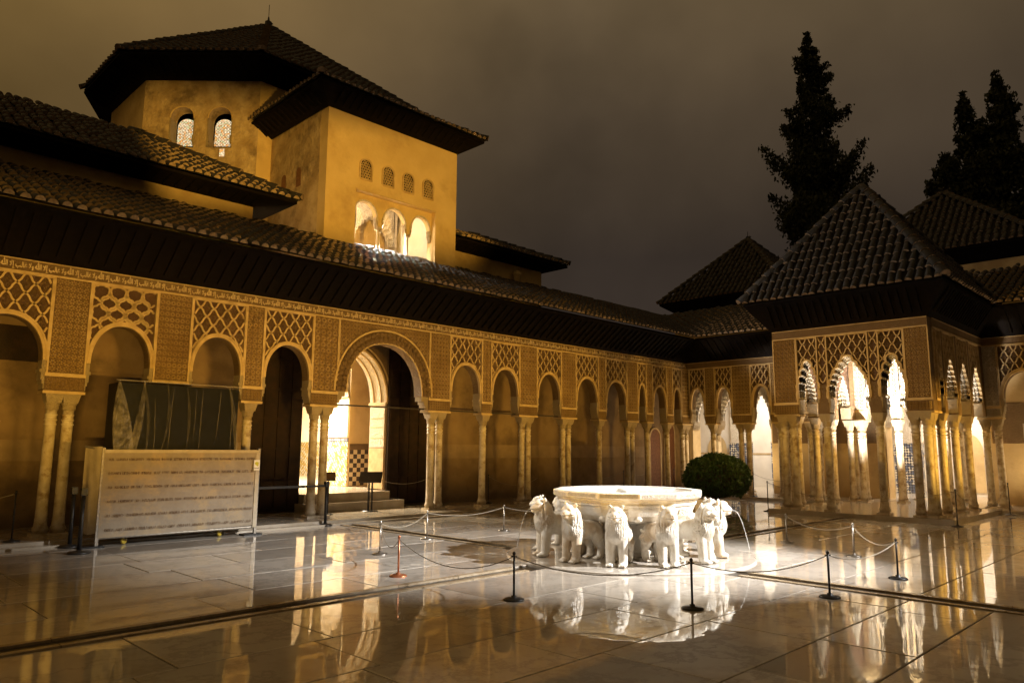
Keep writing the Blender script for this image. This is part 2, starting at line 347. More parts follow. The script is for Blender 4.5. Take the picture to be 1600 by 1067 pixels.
# ------------------------------------------------------------------ roofs
def tile_verts(L=.44, r0=.084, r1=.064, n=6):
    v = []; f = []
    for r, y, dz in ((r0, 0, .024), (r1, L, 0)):
        for i in range(n + 1):
            a = math.pi * i / n; v.append((-r * math.cos(a), y, dz + r * 1.05 * math.sin(a)))
    for i in range(n): f.append((i, i + 1, n + 2 + i, n + 1 + i))
    f.append(tuple(reversed(range(n + 1))))
    return v, f
TV, TF = tile_verts()
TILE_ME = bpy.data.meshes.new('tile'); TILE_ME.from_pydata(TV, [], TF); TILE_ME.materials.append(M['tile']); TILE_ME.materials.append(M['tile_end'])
TILE_ME.polygons[len(TF) - 1].material_index = 1
for p in TILE_ME.polygons[:-1]: p.use_smooth = True
RTV, RTF = tile_verts(.46, .135, .11)
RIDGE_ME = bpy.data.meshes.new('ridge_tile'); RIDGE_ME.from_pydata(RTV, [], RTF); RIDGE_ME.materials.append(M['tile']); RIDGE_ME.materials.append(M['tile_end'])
RIDGE_ME.polygons[len(RTF) - 1].material_index = 1
for p in RIDGE_ME.polygons[:-1]: p.use_smooth = True
TILE_JOBS = {}
def roof_face(roof, poly, step=.214, course=.36):
    """roof: the roof part; poly: planar polygon, first edge is the eave. Lays cap tiles over a bed."""
    P = [Vector(p) for p in poly]; a = (P[1] - P[0]).normalized(); n = (P[1] - P[0]).cross(P[-1] - P[0]).normalized()
    if n.z < 0: n = -n
    b = n.cross(a)
    if (P[2] - P[0]).dot(b) < 0: b = -b
    if a.cross(b).dot(n) < 0: a2 = -a
    else: a2 = a
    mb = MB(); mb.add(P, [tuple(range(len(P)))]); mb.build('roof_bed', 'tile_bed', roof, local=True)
    q = [((p - P[0]).dot(a), (p - P[0]).dot(b)) for p in P]
    lo = min(x for x, _ in q); hi = max(x for x, _ in q); k = max(1, int((hi - lo) / step)); st = (hi - lo) / k
    for i in range(k):
        s = lo + (i + .5) * st + .0007; ts = []
        for j in range(len(q)):
            (x0, y0), (x1, y1) = q[j], q[(j + 1) % len(q)]
            if (x0 - s) * (x1 - s) < 0: ts.append(y0 + (y1 - y0) * (s - x0) / (x1 - x0))
        if len(ts) < 2: continue
        t0, t1 = min(ts), max(ts); t = t0 - .05 if t0 < .02 else t0 - .12
        while t < t1 - .12:
            o = P[0] + a * (s + random.uniform(-.018, .018)) + b * t + n * random.uniform(0, .022)
            yaw = random.gauss(0, .06); bb = b * math.cos(yaw) + a2 * math.sin(yaw); aa = a2 * math.cos(yaw) - b * math.sin(yaw)
            TILE_JOBS.setdefault(roof, []).append(Matrix(((aa.x, bb.x, n.x, o.x), (aa.y, bb.y, n.y, o.y), (aa.z, bb.z, n.z, o.z), (0, 0, 0, 1))))
            t += course + random.uniform(-.012, .012)
def hip(roof, A, B, up=(0, 0, 1), step=.36):
    A, B = Vector(A), Vector(B); d = (B - A).normalized(); x = d.cross(Vector(up)).normalized(); z = x.cross(d); L = (B - A).length; t = -.06
    while t < L - .1:
        o = A + d * t + z * (.035 + random.uniform(-.01, .012)) + x * random.uniform(-.012, .012)
        ob = link('ridge_tile', RIDGE_ME, roof, True); ob.matrix_local = Matrix(((x.x, d.x, z.x, o.x), (x.y, d.y, z.y, o.y), (x.z, d.z, z.z, o.z), (0, 0, 0, 1)))
        t += step
def lay_tiles(limit):
    for roof, jobs in TILE_JOBS.items():
        jobs.sort(key=lambda m: (m.translation - CAM).length)
        n = limit.get(roof.name.split('.')[0] + '/' + (roof.parent.name if roof.parent else ''), 0)
        for m in jobs[:n]:
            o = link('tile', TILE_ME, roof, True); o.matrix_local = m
        mb = MB()
        for m in jobs[n:]: mb.add([m @ Vector(v) for v in TV], TF)
        if jobs[n:]:
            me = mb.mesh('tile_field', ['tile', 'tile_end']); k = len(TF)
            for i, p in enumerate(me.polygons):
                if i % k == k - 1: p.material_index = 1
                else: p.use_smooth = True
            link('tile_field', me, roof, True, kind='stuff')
def roof_part(parent, mb=None):
    o = bpy.data.objects.new('roof', None); COL.objects.link(o); o.parent = parent; o.matrix_parent_inverse = Matrix.Translation(-parent.location)
    return o
RAFTER = {}
def rafters(parent, A, B, out, rise, spacing=.30, w=.09, h=.10, skip=0):
    """rafter ends under an eave: A,B along the wall head, out = vector to the eave edge"""
    A, B, out = Vector(A), Vector(B), Vector(out); d = (B - A); n = max(1, int(d.length / spacing)); d.normalize(); o3 = out + Vector((0, 0, rise)); L = o3.length
    x = d; y = o3.normalized(); z = x.cross(y)
    if z.z > 0: z = -z
    y0 = .16; h = .055; key = (round(L, 3), w, h)
    if key not in RAFTER:
        RAFTER[key] = MB().add([(-w / 2, y0, 0), (w / 2, y0, 0), (w / 2, y0, h), (-w / 2, y0, h), (-w / 2, L - .1, 0), (w / 2, L - .1, 0), (w / 2, L - .04, h * .6), (-w / 2, L - .04, h * .6)],
                               [(0, 3, 2, 1), (4, 5, 6, 7), (0, 1, 5, 4), (1, 2, 6, 5), (2, 3, 7, 6), (3, 0, 4, 7)]).mesh('rafter', 'wood')
    for i in range(n):
        o = A + d * ((i + .5) * (B - A).length / n)
        ob = link('rafter', RAFTER[key], parent); ob.matrix_basis = Matrix(((x.x, y.x, z.x, o.x), (x.y, y.y, z.y, o.y), (x.z, y.z, z.z, o.z), (0, 0, 0, 1)))
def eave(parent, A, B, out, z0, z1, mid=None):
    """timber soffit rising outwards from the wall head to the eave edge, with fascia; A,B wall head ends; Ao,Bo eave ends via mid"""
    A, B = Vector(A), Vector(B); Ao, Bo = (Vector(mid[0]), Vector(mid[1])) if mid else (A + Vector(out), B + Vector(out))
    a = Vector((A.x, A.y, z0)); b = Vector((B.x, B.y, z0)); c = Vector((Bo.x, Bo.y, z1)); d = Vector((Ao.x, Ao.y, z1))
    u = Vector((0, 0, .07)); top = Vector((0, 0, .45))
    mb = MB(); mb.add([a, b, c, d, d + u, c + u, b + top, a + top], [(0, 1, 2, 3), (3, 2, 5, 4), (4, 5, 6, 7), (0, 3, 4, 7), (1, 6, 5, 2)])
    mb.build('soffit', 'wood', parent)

# ------------------------------------------------------------------ arcades
def arch_curve(uc, hw, zs, rise, style, n=28):
    pts = []
    if style == 'round':
        p = 2.15
        for i in range(n + 1):
            a = math.pi * (1 - i / n); c, s_ = math.cos(a), math.sin(a)
            pts.append((uc + hw * math.copysign(abs(c) ** (2 / p), c), zs + rise * abs(s_) ** (2 / p)))
    else:                                  # pointed muqarnas arch: lobes meeting in sharp hanging cusps
        k = 7 if hw > .4 else 5; left = []; f = lambda t: (hw * (1 - t ** 1.75), rise * t ** .92)
        for j in range(k):
            (x0, z0), (x1, z1) = f(j / k), f((j + 1) / k); l = math.hypot(x1 - x0, z1 - z0); nx, nz2 = (z1 - z0) / l, -(x1 - x0) / l
            for q in range(6):
                s_ = q / 6; g = math.sin(math.pi * s_) ** .8 * l * .30; left.append((min(hw + .02, x0 + (x1 - x0) * s_ + nx * g), z0 + (z1 - z0) * s_ + nz2 * g))
        left.append((.0, rise)); pts = [(uc - x, zs + z) for x, z in left] + [(uc + x, zs + z) for x, z in reversed(left[:-1])]
    return pts
def offset_curve(pts, w):
    out = []
    for i, p in enumerate(pts):
        a = pts[max(i - 1, 0)]; b = pts[min(i + 1, len(pts) - 1)]; dx, dz = b[0] - a[0], b[1] - a[1]; l = math.hypot(dx, dz) or 1
        out.append((p[0] - dz / l * w, p[1] + dx / l * w))
    return out
def curve_z(pts, u):
    best = None
    for (a, za), (b, zb) in zip(pts, pts[1:]):
        if min(a, b) - 1e-6 <= u <= max(a, b) + 1e-6:
            z = za if abs(b - a) < 1e-9 else za + (zb - za) * (u - a) / (b - a); best = z if best is None else max(best, z)
    return best
SHAFT = MB().lathe([(.122, 0), (.122, .05), (.135, .06), (.128, .10), (.108, .13), (.102, .2), (.102, .26), (.097, .27), (.093, 1.92), (.104, 1.93), (.104, 1.955), (.093, 1.965), (.093, 2.0), (.106, 2.01), (.106, 2.035), (.093, 2.045), (.093, 2.09), (.106, 2.1), (.106, 2.125), (.092, 2.135), (.092, 2.2)], 16).mesh('column', 'col', True)
CAPM = MB(); CAPM.lathe([(.094, 0), (.112, .02), (.112, .09), (.125, .1), (.13, .16)], 16)
CAPM.hexa([(-.115, -.115, .13), (.115, -.115, .13), (.115, .115, .13), (-.115, .115, .13), (-.15, -.15, .29), (.15, -.15, .29), (.15, .15, .29), (-.15, .15, .29)])
CAPM.box(-.16, .16, -.16, .16, .29, .33)
CAP = CAPM.mesh('capital', 'capital'); 
BASE = MB().box(-.15, .15, -.15, .15, 0, .05).mesh('base', 'col')
def column(parent, x, y, z, s=1.0, zt=2.66, white=False):
    k = (zt - z - .05) / 2.53
    o = link('column', SHAFT, parent, loc=(x, y, z + .05)); o.scale = (s, s, k)
    c = link('capital', CAP, o, True, loc=(0, 0, 2.2)); b = link('base', BASE, o, True, loc=(0, 0, -.05))
    o.rotation_euler = (random.gauss(0, .003), random.gauss(0, .003), random.uniform(0, 6)); c.rotation_euler.z = b.rotation_euler.z = -o.rotation_euler.z
    return o
FZ0, FZ1 = 4.76, 5.0
def lattice_mesh(u0, u1, zt, outer, v, mp, d=.25, hh=.36, kind='rope', w=.018):
    mb = MB()
    def inside(u, z):
        if not (u0 + .01 < u < u1 - .01 and z < zt - .01): return False
        zo = curve_z(outer, u)
        return zo is None or z > zo - .01 if zo is not None else z > outer[0][1]
    zb = outer[0][1]
    def run(fn, t0, t1, n):
        seg = []
        for i in range(n + 1):
            p = fn(t0 + (t1 - t0) * i / n)
            if inside(*p): seg.append(p)
            else:
                flush(seg); seg = []
        flush(seg)
    def flush(seg):
        if len(seg) < 2: return
        L = offset_curve(seg, w); Rr = offset_curve(seg, -w)
        f = [mp(u, v - .035, z) for u, z in L]; g = [mp(u, v - .035, z) for u, z in Rr]; fb = [mp(u, v + .01, z) for u, z in L]; gb = [mp(u, v + .01, z) for u, z in Rr]
        mb.strip(f, g); mb.strip(fb, f); mb.strip(g, gb)
    for sgn in ((1, -1) if kind == 'rope' else ()):
        for k in range(-14, 24):
            def fn(t, k=k, sgn=sgn):
                z = zb + (zt - zb) * t; ph = (z - zt) / hh
                u = u0 + (k * d) + sgn * ph * d + sgn * .012 * math.sin(2 * math.pi * ph * 2) * (1 if kind == 'rope' else 0)
                return (u, z)
            run(fn, 0, 1, 70)
    if kind == 'scallop':                 # rows of lobed medallions
        row = 0; z = zt - .16
        while z > zb:
            u = u0 + .15 + (row % 2) * .15
            while u < u1:
                def fn(t, u=u, z=z):
                    a = 2 * math.pi * t; r = .125 + .026 * abs(math.cos(3 * a)); return (u + r * math.sin(a), z + r * 1.15 * math.cos(a))
                run(fn, 0, 1, 36); u += .30
            z -= .2; row += 1
    return mb
def rosette(mb, mp, u, v, z, r, k=8, ph=0., h=.034):
    for i in range(k):
        a = ph + 2 * math.pi * i / k; da = math.pi / k * .8; c, s_ = math.cos, math.sin
        o = len(mb.v); q = [(u + r * .22 * c(a), z + r * .22 * s_(a)), (u + r * .62 * c(a - da), z + r * .62 * s_(a - da)), (u + r * c(a), z + r * s_(a)), (u + r * .62 * c(a + da), z + r * .62 * s_(a + da))]
        mb.v += [mp(x, v, y) for x, y in q] + [mp(u + r * .6 * c(a), v - h, z + r * .6 * s_(a))]; mb.f += [(o, o + 1, o + 4), (o + 1, o + 2, o + 4), (o + 2, o + 3, o + 4), (o + 3, o, o + 4)]
def relief(parent, mp, u0, u1, z0, z1, v=-.001, cell=.098, mat='petal', test=None, k=8):
    mb = MB(); nu = max(1, round((u1 - u0) / cell)); nz_ = max(1, round((z1 - z0) / cell)); cu, cz = (u1 - u0) / nu, (z1 - z0) / nz_
    for j in range(nz_):
        for i in range(nu):
            u, z = u0 + (i + .5) * cu, z0 + (j + .5) * cz
            if test and not test(u, z): continue
            rosette(mb, mp, u, v, z, min(cu, cz) * .56, k, 0 if (i + j) % 2 else math.pi / k)
    if mb.v: mb.build('carving', mat, parent, kind='stuff')
LUMP = MB().ball((0, 0, 0), 1, 8, 5).mesh('muqarnas', 'stucco')
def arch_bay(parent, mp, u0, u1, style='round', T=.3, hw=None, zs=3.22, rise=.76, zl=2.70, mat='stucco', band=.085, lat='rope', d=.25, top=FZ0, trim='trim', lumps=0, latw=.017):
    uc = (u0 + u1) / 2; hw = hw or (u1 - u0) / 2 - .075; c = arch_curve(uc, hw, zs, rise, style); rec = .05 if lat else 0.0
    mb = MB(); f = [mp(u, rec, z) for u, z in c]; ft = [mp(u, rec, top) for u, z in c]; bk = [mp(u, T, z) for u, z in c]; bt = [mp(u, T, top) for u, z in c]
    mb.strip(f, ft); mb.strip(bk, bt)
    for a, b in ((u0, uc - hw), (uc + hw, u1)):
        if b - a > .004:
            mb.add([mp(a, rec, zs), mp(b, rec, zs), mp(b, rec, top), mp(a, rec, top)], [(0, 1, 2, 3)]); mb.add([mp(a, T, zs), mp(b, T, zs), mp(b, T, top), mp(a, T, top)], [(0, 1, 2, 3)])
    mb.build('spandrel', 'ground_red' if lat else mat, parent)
    MB().strip(f, bk).build('intrados', mat if style == 'round' else 'stucco_white', parent)
    if style != 'round':                     # receding tiers of hanging lobes behind the face
        for q_, (v0, dh) in enumerate(((.07, .025), (.15, .05), (.22, .075))):
            if hw - dh < .1 or v0 > T - .05: continue
            c3 = arch_curve(uc, hw - dh, zs + .02, rise - dh * 1.7, style); ms = MB(); ms.strip([mp(u, v0, z) for u, z in c3], [mp(u, v0, min(top - .01, zs + rise + .25)) for u, z in c3]); ms.strip([mp(u, v0, z) for u, z in c3], [mp(u, v0 + .085, z) for u, z in c3])
            ms.add([mp(uc - hw - .01, v0, zs), mp(uc - hw + dh, v0, zs + .02), mp(uc - hw + dh, v0, zs + rise), mp(uc - hw - .01, v0, zs + rise)], [(0, 1, 2, 3)]); ms.add([mp(uc + hw + .01, v0, zs), mp(uc + hw - dh, v0, zs + .02), mp(uc + hw - dh, v0, zs + rise), mp(uc + hw + .01, v0, zs + rise)], [(0, 1, 2, 3)])
            ms.build('muqarnas_tier', 'stucco_white', parent)
    out = offset_curve(c, band); av = MB(); fr = [mp(u, -.022, z) for u, z in c]; fo = [mp(u, -.022, z) for u, z in out]
    av.strip(fr, fo); av.strip([mp(u, rec + .01, z) for u, z in c], fr); av.strip(fo, [mp(u, rec + .01, z) for u, z in out])
    if style == 'round':
        h1 = offset_curve(c, band * .55); h2 = offset_curve(c, band * .8)
        av.strip([mp(u, -.036, z) for u, z in h1], [mp(u, -.036, z) for u, z in h2]); av.strip([mp(u, -.02, z) for u, z in h1], [mp(u, -.036, z) for u, z in h1]); av.strip([mp(u, -.036, z) for u, z in h2], [mp(u, -.02, z) for u, z in h2])
    av.build('archivolt', trim, parent)
    if lat:
        lb = lattice_mesh(u0 + .02, u1 - .02, top, [(u0, zs)] + [q for q in out if u0 <= q[0] <= u1] + [(u1, zs)], rec, mp, d=d, kind=lat, w=latw)
        if lb.v: lb.build('lattice', trim, parent)
        if lat == 'rope':
            ok = lambda u, z: u0 + .05 < u < u1 - .05 and zs < z < top - .05 and (curve_z(out, u) is None or z > curve_z(out, u) + .05)
            rb = MB(); hh = .36
            for jj in range(-1, 12):
                for kk in range(-2, 14):
                    u = u0 + .02 + kk * d + (d / 2 if jj % 2 == 0 else 0); z = top - jj * hh / 2
                    if ok(u, z):
                        rosette(rb, mp, u, rec - .001, z, d * .30, 10, .2, .02)
                        for qx, qz in ((.0, .085), (.0, -.085)):
                            if ok(u + qx, z + qz): rosette(rb, mp, u + qx, rec - .001, z + qz, d * .13, 6, 0, .016)
            if rb.v: rb.build('carving', 'stucco', parent, kind='stuff')
        fm = MB(); fm.box(u0 - .01, u0 + .03, -.016, rec, zs, top, mp); fm.box(u1 - .03, u1 + .01, -.016, rec, zs, top, mp); fm.box(u0 + .03, u1 - .03, -.016, rec, top - .035, top, mp)
        fm.build('panel_frame', trim, parent)
    for sgn, a in ((1, u0), (-1, u1)):        # jambs below the springing, with stepped corbels
        jm = MB()
        for z0, z1, w in ((zl, zl + .09, .03), (zl + .09, zl + .16, .055), (zl + .16, zl + .30, .075), (zl + .30, zl + .36, .10), (zl + .36, zs + .004, max(.02, (u1 - u0) / 2 - hw))):
            w = min(w, max(.02, (u1 - u0) / 2 - hw) + .03); b = a + sgn * w; jm.box(min(a, b), max(a, b), .0, T - .004, z0, z1, mp)
        jm.build('corbel', 'capital', parent)
def pier(parent, mp, u0, u1, T=.3, zl=2.66, mat='stucco', top=FZ0):
    pm = 'stucco_white' if mat == 'stucco_white' else 'petal'; cl = random.choice((.112, .125, .14)); pk_ = random.choice((6, 8, 10))
    MB().box(u0, u1, 0, T, zl + .30, top, mp).build('pier', mat, parent)
    relief(parent, mp, u0 + .035, u1 - .035, zl + .36, top - .015, mat=pm, cell=cl, k=pk_); relief(parent, mp, u0 + .01, u1 - .01, zl + .05, zl + .25, v=-.015, cell=.075, mat=pm)
    b = MB(); b.box(u0 - .012, u1 + .012, -.014, T + .01, zl + .015, zl + .30, mp); b.build('pier_band', mat if mat == 'stucco_white' else 'stucco_fine', parent)
    t = MB(); t.box(u0 - .03, u1 + .03, -.03, T + .03, zl - .035, zl + .015, mp); t.box(u0 - .004, u0 + .025, -.02, -.001, zl + .34, top, mp); t.box(u1 - .025, u1 + .004, -.02, -.001, zl + .34, top, mp)
    t.box(u0 - .02, u1 + .02, -.024, -.012, zl + .275, zl + .34, mp); t.build('pier_moulding', 'trim', parent)
INS = {}
def inscription(parent, mp, u0, u1, flip=False, rep=.52):
    if 'me' not in INS:
        cu = bpy.data.curves.new('inscription', 'FONT'); cu.body = "ﷲ ﻻﺇ ﺐﻟﺎﻏ ﻻﻭ"; cu.size = 1; cu.extrude = .02; cu.offset = .018
        o = bpy.data.objects.new('inscription', cu); COL.objects.link(o); dg = bpy.context.evaluated_depsgraph_get(); dg.update()
        me = bpy.data.meshes.new_from_object(o.evaluated_get(dg)); COL.objects.unlink(o); bpy.data.objects.remove(o)
        xs = [v.co.x for v in me.vertices]; ys = [v.co.y for v in me.vertices]; x0, x1, y0, y1 = min(xs), max(xs), min(ys), max(ys)
        for v in me.vertices: v.co = Vector(((v.co.x - x0) / (x1 - x0) * rep * .97, -v.co.z * .5, (v.co.y - y0) / (y1 - y0) * .185))
        me.materials.clear(); me.materials.append(M['letter']); me.name = 'inscription'; INS['me'] = me
    u = u0
    while u < u1 - rep * .5:
        o = link('inscription', INS['me'], parent); a = Vector(mp(u, -.028, FZ0 + .035)); b = Vector(mp(u + 1, -.028, FZ0 + .035)); n = Vector(mp(u, .972, FZ0 + .035)) - a
        x = b - a; z = Vector((0, 0, 1)); mtx = Matrix(((x.x, n.x, 0, a.x), (x.y, n.y, 0, a.y), (x.z, n.z, 1, a.z), (0, 0, 0, 1)))
        o.matrix_basis = mtx; u += rep
def frieze(parent, mp, u0, u1, T=.3, text=True, flip=False):
    MB().box(u0, u1, -.02, T, FZ0, FZ1, mp).build('frieze', 'stucco_fine', parent)
    t = MB(); t.box(u0, u1, -.034, -.019, FZ0 - .012, FZ0 + .022, mp); t.box(u0, u1, -.034, -.019, FZ1 - .022, FZ1 - .002, mp); t.build('frieze_moulding', 'trim', parent)

GF = .09        # gallery floor level
# ------------------------------------------------------------------ ground and floors
structure(MB().add([(-400, -400, -.5), (400, -400, -.5), (400, 400, -.5), (-400, 400, -.5)], [(0, 1, 2, 3)]).build('ground', 'bark'))
cf = structure(MB().add([(-14, -12, -.02), (15, -12, -.02), (15, 8, -.02), (-14, 8, -.02)], [(0, 1, 2, 3)]).build('courtyard_floor', 'floor_bed'))
def slabs(x0, x1, y0, y1, rng, rh=(.82, 1.12), ll=(1.25, 2.3)):
    y = y0
    while y < y1 - .05:
        h = rng.uniform(*rh); 
        if y1 - (y + h) < .5: h = y1 - y
        x = x0 - rng.uniform(0, 1.2)
        while x < x1 - .02:
            w = rng.uniform(*ll); a, b = max(x, x0), min(x + w, x1)
            if x1 - b < .4: b = x1; w = x1 - x
            if b - a > .1:
                g = .0065; cx, cy = (a + b) / 2, (y + y + h) / 2; hx, hy = (b - a) / 2 - g, h / 2 - g; e_ = .006
                mb = MB(); mb.add([(-hx, -hy, -.03), (hx, -hy, -.03), (hx, hy, -.03), (-hx, hy, -.03), (-hx, -hy, -e_ * .6), (hx, -hy, -e_ * .6), (hx, hy, -e_ * .6), (-hx, hy, -e_ * .6),
                                   (-hx + e_, -hy + e_, 0), (hx - e_, -hy + e_, 0), (hx - e_, hy - e_, 0), (-hx + e_, hy - e_, 0)],
                                  [(0, 1, 5, 4), (1, 2, 6, 5), (2, 3, 7, 6), (3, 0, 4, 7), (4, 5, 9, 8), (5, 6, 10, 9), (6, 7, 11, 10), (7, 4, 8, 11), (8, 9, 10, 11)])
                o = mb.build('slab', 'floor', cf, loc=(cx, cy, rng.uniform(-.0012, .0012))); o.rotation_euler = (rng.gauss(0, .0011), rng.gauss(0, .0011), 0)
            x += w
        y += h
rg = random.Random(3)
slabs(-11, -.95, .42, 7.05, rg); slabs(-.55, 13.9, .32, 7.05, rg); slabs(-11, -.55, -8.2, .02, rg); slabs(-.15, 13.9, -8.2, -.08, rg)
def runnel(name, x0, x1, y0, y1, label):
    t = thing(name, ((x0 + x1) / 2, (y0 + y1) / 2, 0), label, 'water channel', 'marble runnels leading to the fountain')
    alongx = (x1 - x0) > (y1 - y0); k = .085
    MB().add([(x0, y0, -.012), (x1, y0, -.012), (x1, y1, -.012), (x0, y1, -.012)], [(0, 1, 2, 3)]).build('channel_bed', 'floor_bed', t)
    L = (x1 - x0) if alongx else (y1 - y0); a = 0; r = random.Random(11)
    while a < L - .02:
        b = min(L, a + r.uniform(.9, 1.7)); h = .012 + r.uniform(-.003, .004)
        for s in (0, 1):
            if alongx: MB().box(x0 + a + .004, x0 + b - .004, y0 if s == 0 else y1 - k, y0 + k if s == 0 else y1, -.02, h).build('kerb_stone', 'kerb', t)
            else: MB().box(x0 if s == 0 else x1 - k, x0 + k if s == 0 else x1, y0 + a + .004, y0 + b - .004, -.02, h).build('kerb_stone', 'kerb', t)
        a = b
runnel('runnel', -11, -2.3, .03, .41, 'marble runnel crossing the left foreground floor towards the fountain')
runnel('runnel', 2.3, 9.55, -.07, .31, 'marble runnel running from the fountain to the right pavilion')
runnel('runnel', -.94, -.56, 1.95, 7.04, 'marble runnel running from the fountain to the lit portal steps')
runnel('runnel', -.54, -.16, -8.2, -2.2, 'marble runnel crossing the floor at right below the fountain')
def floor_mass(name, boxes, mat='gallery_floor'):
    mb = MB()
    for q in boxes: mb.box(*q)
    return structure(mb.build(name, mat))
ns = floor_mass('north_gallery_floor', [(-14, 17.6, 7.32, 10.9, -.3, GF)])
MB().box(-14, 14.0, 7.06, 7.318, -.3, .035).build('step', 'gallery_floor', ns)
es = floor_mass('east_gallery_floor', [(14.25, 22.6, -12, 7.318, -.3, GF), (17.602, 22.6, 7.32, 13, -.3, GF)])
MB().box(13.92, 14.248, -12, 7.05, -.3, .035).build('step', 'gallery_floor', es)
pf = floor_mass('pavilion_floor', [(9.62, 14.248, -2.28, 2.26, -.02, .115)])

# ------------------------------------------------------------------ north gallery
NY = 8.0
npm = lambda u, v, z: (u, NY + v, z)
ng = thing('north_gallery', (3, 8.15, GF), 'long stucco arcade on slim marble columns under a dark tiled eave, left', 'arcade')
piers = [(-8.55, -7.92, 2), (-6.60, -5.97, 2), (-4.76, -4.07, 2), (-2.90, -2.47, 1), (-1.25, -.57, 2), (2.23, 2.95, 2), (4.14, 4.50, 1), (5.67, 6.43, 2), (7.57, 8.28, 2), (9.46, 9.85, 1), (11.07, 11.70, 2), (12.25, 12.63, 1), (13.58, 13.96, 1), (14.60, 15.30, 2)]
for a, b, n in piers:
    pier(ng, npm, a, b)
    for k in range(n):
        x = (a + b) / 2 + (0 if n == 1 else (-.14 if k == 0 else .14)); column(ng, x, NY + .15, GF)
sty = ['rope', 'scallop', 'rope', 'rope', None, 'rope', 'rope', 'rope', 'rope', 'rope', 'rope', 'rope', 'rope']
for i, ((_, a, _n), (b, _, _m)) in enumerate(zip(piers, piers[1:])):
    if i == 4:                              # the wide portal arch
        c = arch_curve(.83, 1.14, 3.02, 1.26, 'round', 44); T = .3
        f = [npm(u, .0, z) for u, z in c]; bk = [npm(u, T, z) for u, z in c]
        sp_ = MB(); sp_.strip(f, [npm(u, .0, FZ0) for u, z in c]); sp_.strip(bk, [npm(u, T, FZ0) for u, z in c])
        for q0, q1 in ((a, -.31), (1.97, b)): sp_.box(q0, q1, 0, T, 3.02, FZ0, npm)
        oc_ = offset_curve(c, .40); relief(ng, npm, a + .04, b - .04, 3.1, FZ0 - .02, cell=.10, test=lambda u, z: (curve_z(oc_, u) is None and True) or z > (curve_z(oc_, u) or 0))
        sp_.build('spandrel', 'stucco_fine', ng); MB().strip(f, bk).build('intrados', 'stucco', ng)
        for rad, r, nn in ((.09, .085, 30), (.235, .075, 36)):
            oc = offset_curve(c, rad); L = [0]
            for p, q in zip(oc, oc[1:]): L.append(L[-1] + math.dist(p, q))
            for k in range(nn):
                t = L[-1] * (k + .5) / nn; j = max(i2 for i2 in range(len(L)) if L[i2] <= t); j = min(j, len(oc) - 2); s_ = (t - L[j]) / (L[j + 1] - L[j])
                u, z = oc[j][0] + (oc[j + 1][0] - oc[j][0]) * s_, oc[j][1] + (oc[j + 1][1] - oc[j][1]) * s_
                o = link('muqarnas', LUMP, ng, loc=npm(u, -.015, z)); o.scale = (r * random.uniform(.85, 1.1), .06, r * random.uniform(.85, 1.1))
        for d0, d1, pv in ((.315, .36, -.03), (.0, .03, -.035)):
            o1, o2 = offset_curve(c, d0), offset_curve(c, d1); av = MB(); av.strip([npm(u, pv, z) for u, z in o1], [npm(u, pv, z) for u, z in o2]); av.strip([npm(u, .01, z) for u, z in o1], [npm(u, pv, z) for u, z in o1]); av.strip([npm(u, pv, z) for u, z in o2], [npm(u, .01, z) for u, z in o2]); av.build('archivolt', 'trim', ng)
        for s_, a_ in ((1, a), (-1, b)):
            cb = MB()
            for z0, z1, w in ((2.66, 2.74, .05), (2.74, 2.82, .10), (2.82, 2.9, .15), (2.9, 3.03, .24)): cb.box(min(a_, a_ + s_ * w), max(a_, a_ + s_ * w), .02, T - .02, z0, z1, npm)
            cb.build('corbel', 'capital', ng)
        fm = MB(); fm.box(a, a + .03, -.02, -.001, 3.05, FZ0, npm); fm.box(b - .03, b, -.02, -.001, 3.05, FZ0, npm); fm.build('panel_frame', 'trim', ng)
    else: arch_bay(ng, npm, a, b, lat=sty[i], d=.29)
frieze(ng, npm, -8.55, 15.0); inscription(ng, npm, -8.5, 14.9)
for x0, x1 in ((-.5, 2.2), (2.95, 4.14), (4.5, 5.67), (6.43, 7.57)): MB().box(x0 - .05, x1 + .05, NY + .13, NY + .165, 2.685, 2.72).build('tie_bar', 'iron', ng)
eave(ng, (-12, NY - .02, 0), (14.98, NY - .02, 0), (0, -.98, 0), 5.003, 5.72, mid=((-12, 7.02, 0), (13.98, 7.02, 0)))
rafters(ng, (-9.2, NY - .03, 5.0), (13.9, NY - .03, 5.0), (0, -.94, 0), .70, .27)
nr = roof_part(ng)
roof_face(nr, [(-12, 7.0, 5.82), (14, 7.0, 5.82), (18, 11, 7.62), (-12, 11, 7.62)])
MB().box(-12, 17, 8.3, 9.9, 5.02, 5.08).build('ceiling', 'wood', ng)
# back wall of the gallery with the tall portal
bw = thing('portal_wall', (.9, 10.2, GF), 'dim plastered gallery back wall pierced by the lit arched portal', 'wall')
BY = 9.9; bpm = lambda u, v, z: (u, BY + v, z)
for x0, x1 in ((-12, -.41), (2.24, 17.2)):
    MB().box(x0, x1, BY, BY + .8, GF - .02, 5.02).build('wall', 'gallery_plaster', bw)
    MB().box(x0 if x0 < 0 else 3.6, x1 if x1 > 3 else -1.8, BY - .012, BY - .001, 1.38, 1.80).build('dado_band', 'dado', bw)
    MB().box(x0 if x0 < 0 else 3.6, x1 if x1 > 3 else -1.8, BY - .022, BY - .011, 1.355, 1.385).build('dado_moulding', 'gallery_plaster', bw)
c = arch_curve(.915, 1.30, 2.92, 1.5, 'round', 40); sp_ = MB()
sp_.strip([bpm(u, 0, z) for u, z in c], [bpm(u, 0, 5.02) for u, z in c]); sp_.strip([bpm(u, .8, z) for u, z in c], [bpm(u, .8, 5.02) for u, z in c])
sp_.build('arch_wall', 'stucco_fine', bw)
MB().strip([bpm(u, .02, z) for u, z in c], [bpm(u, .78, z) for u, z in c]).build('intrados', 'stucco_white', bw)
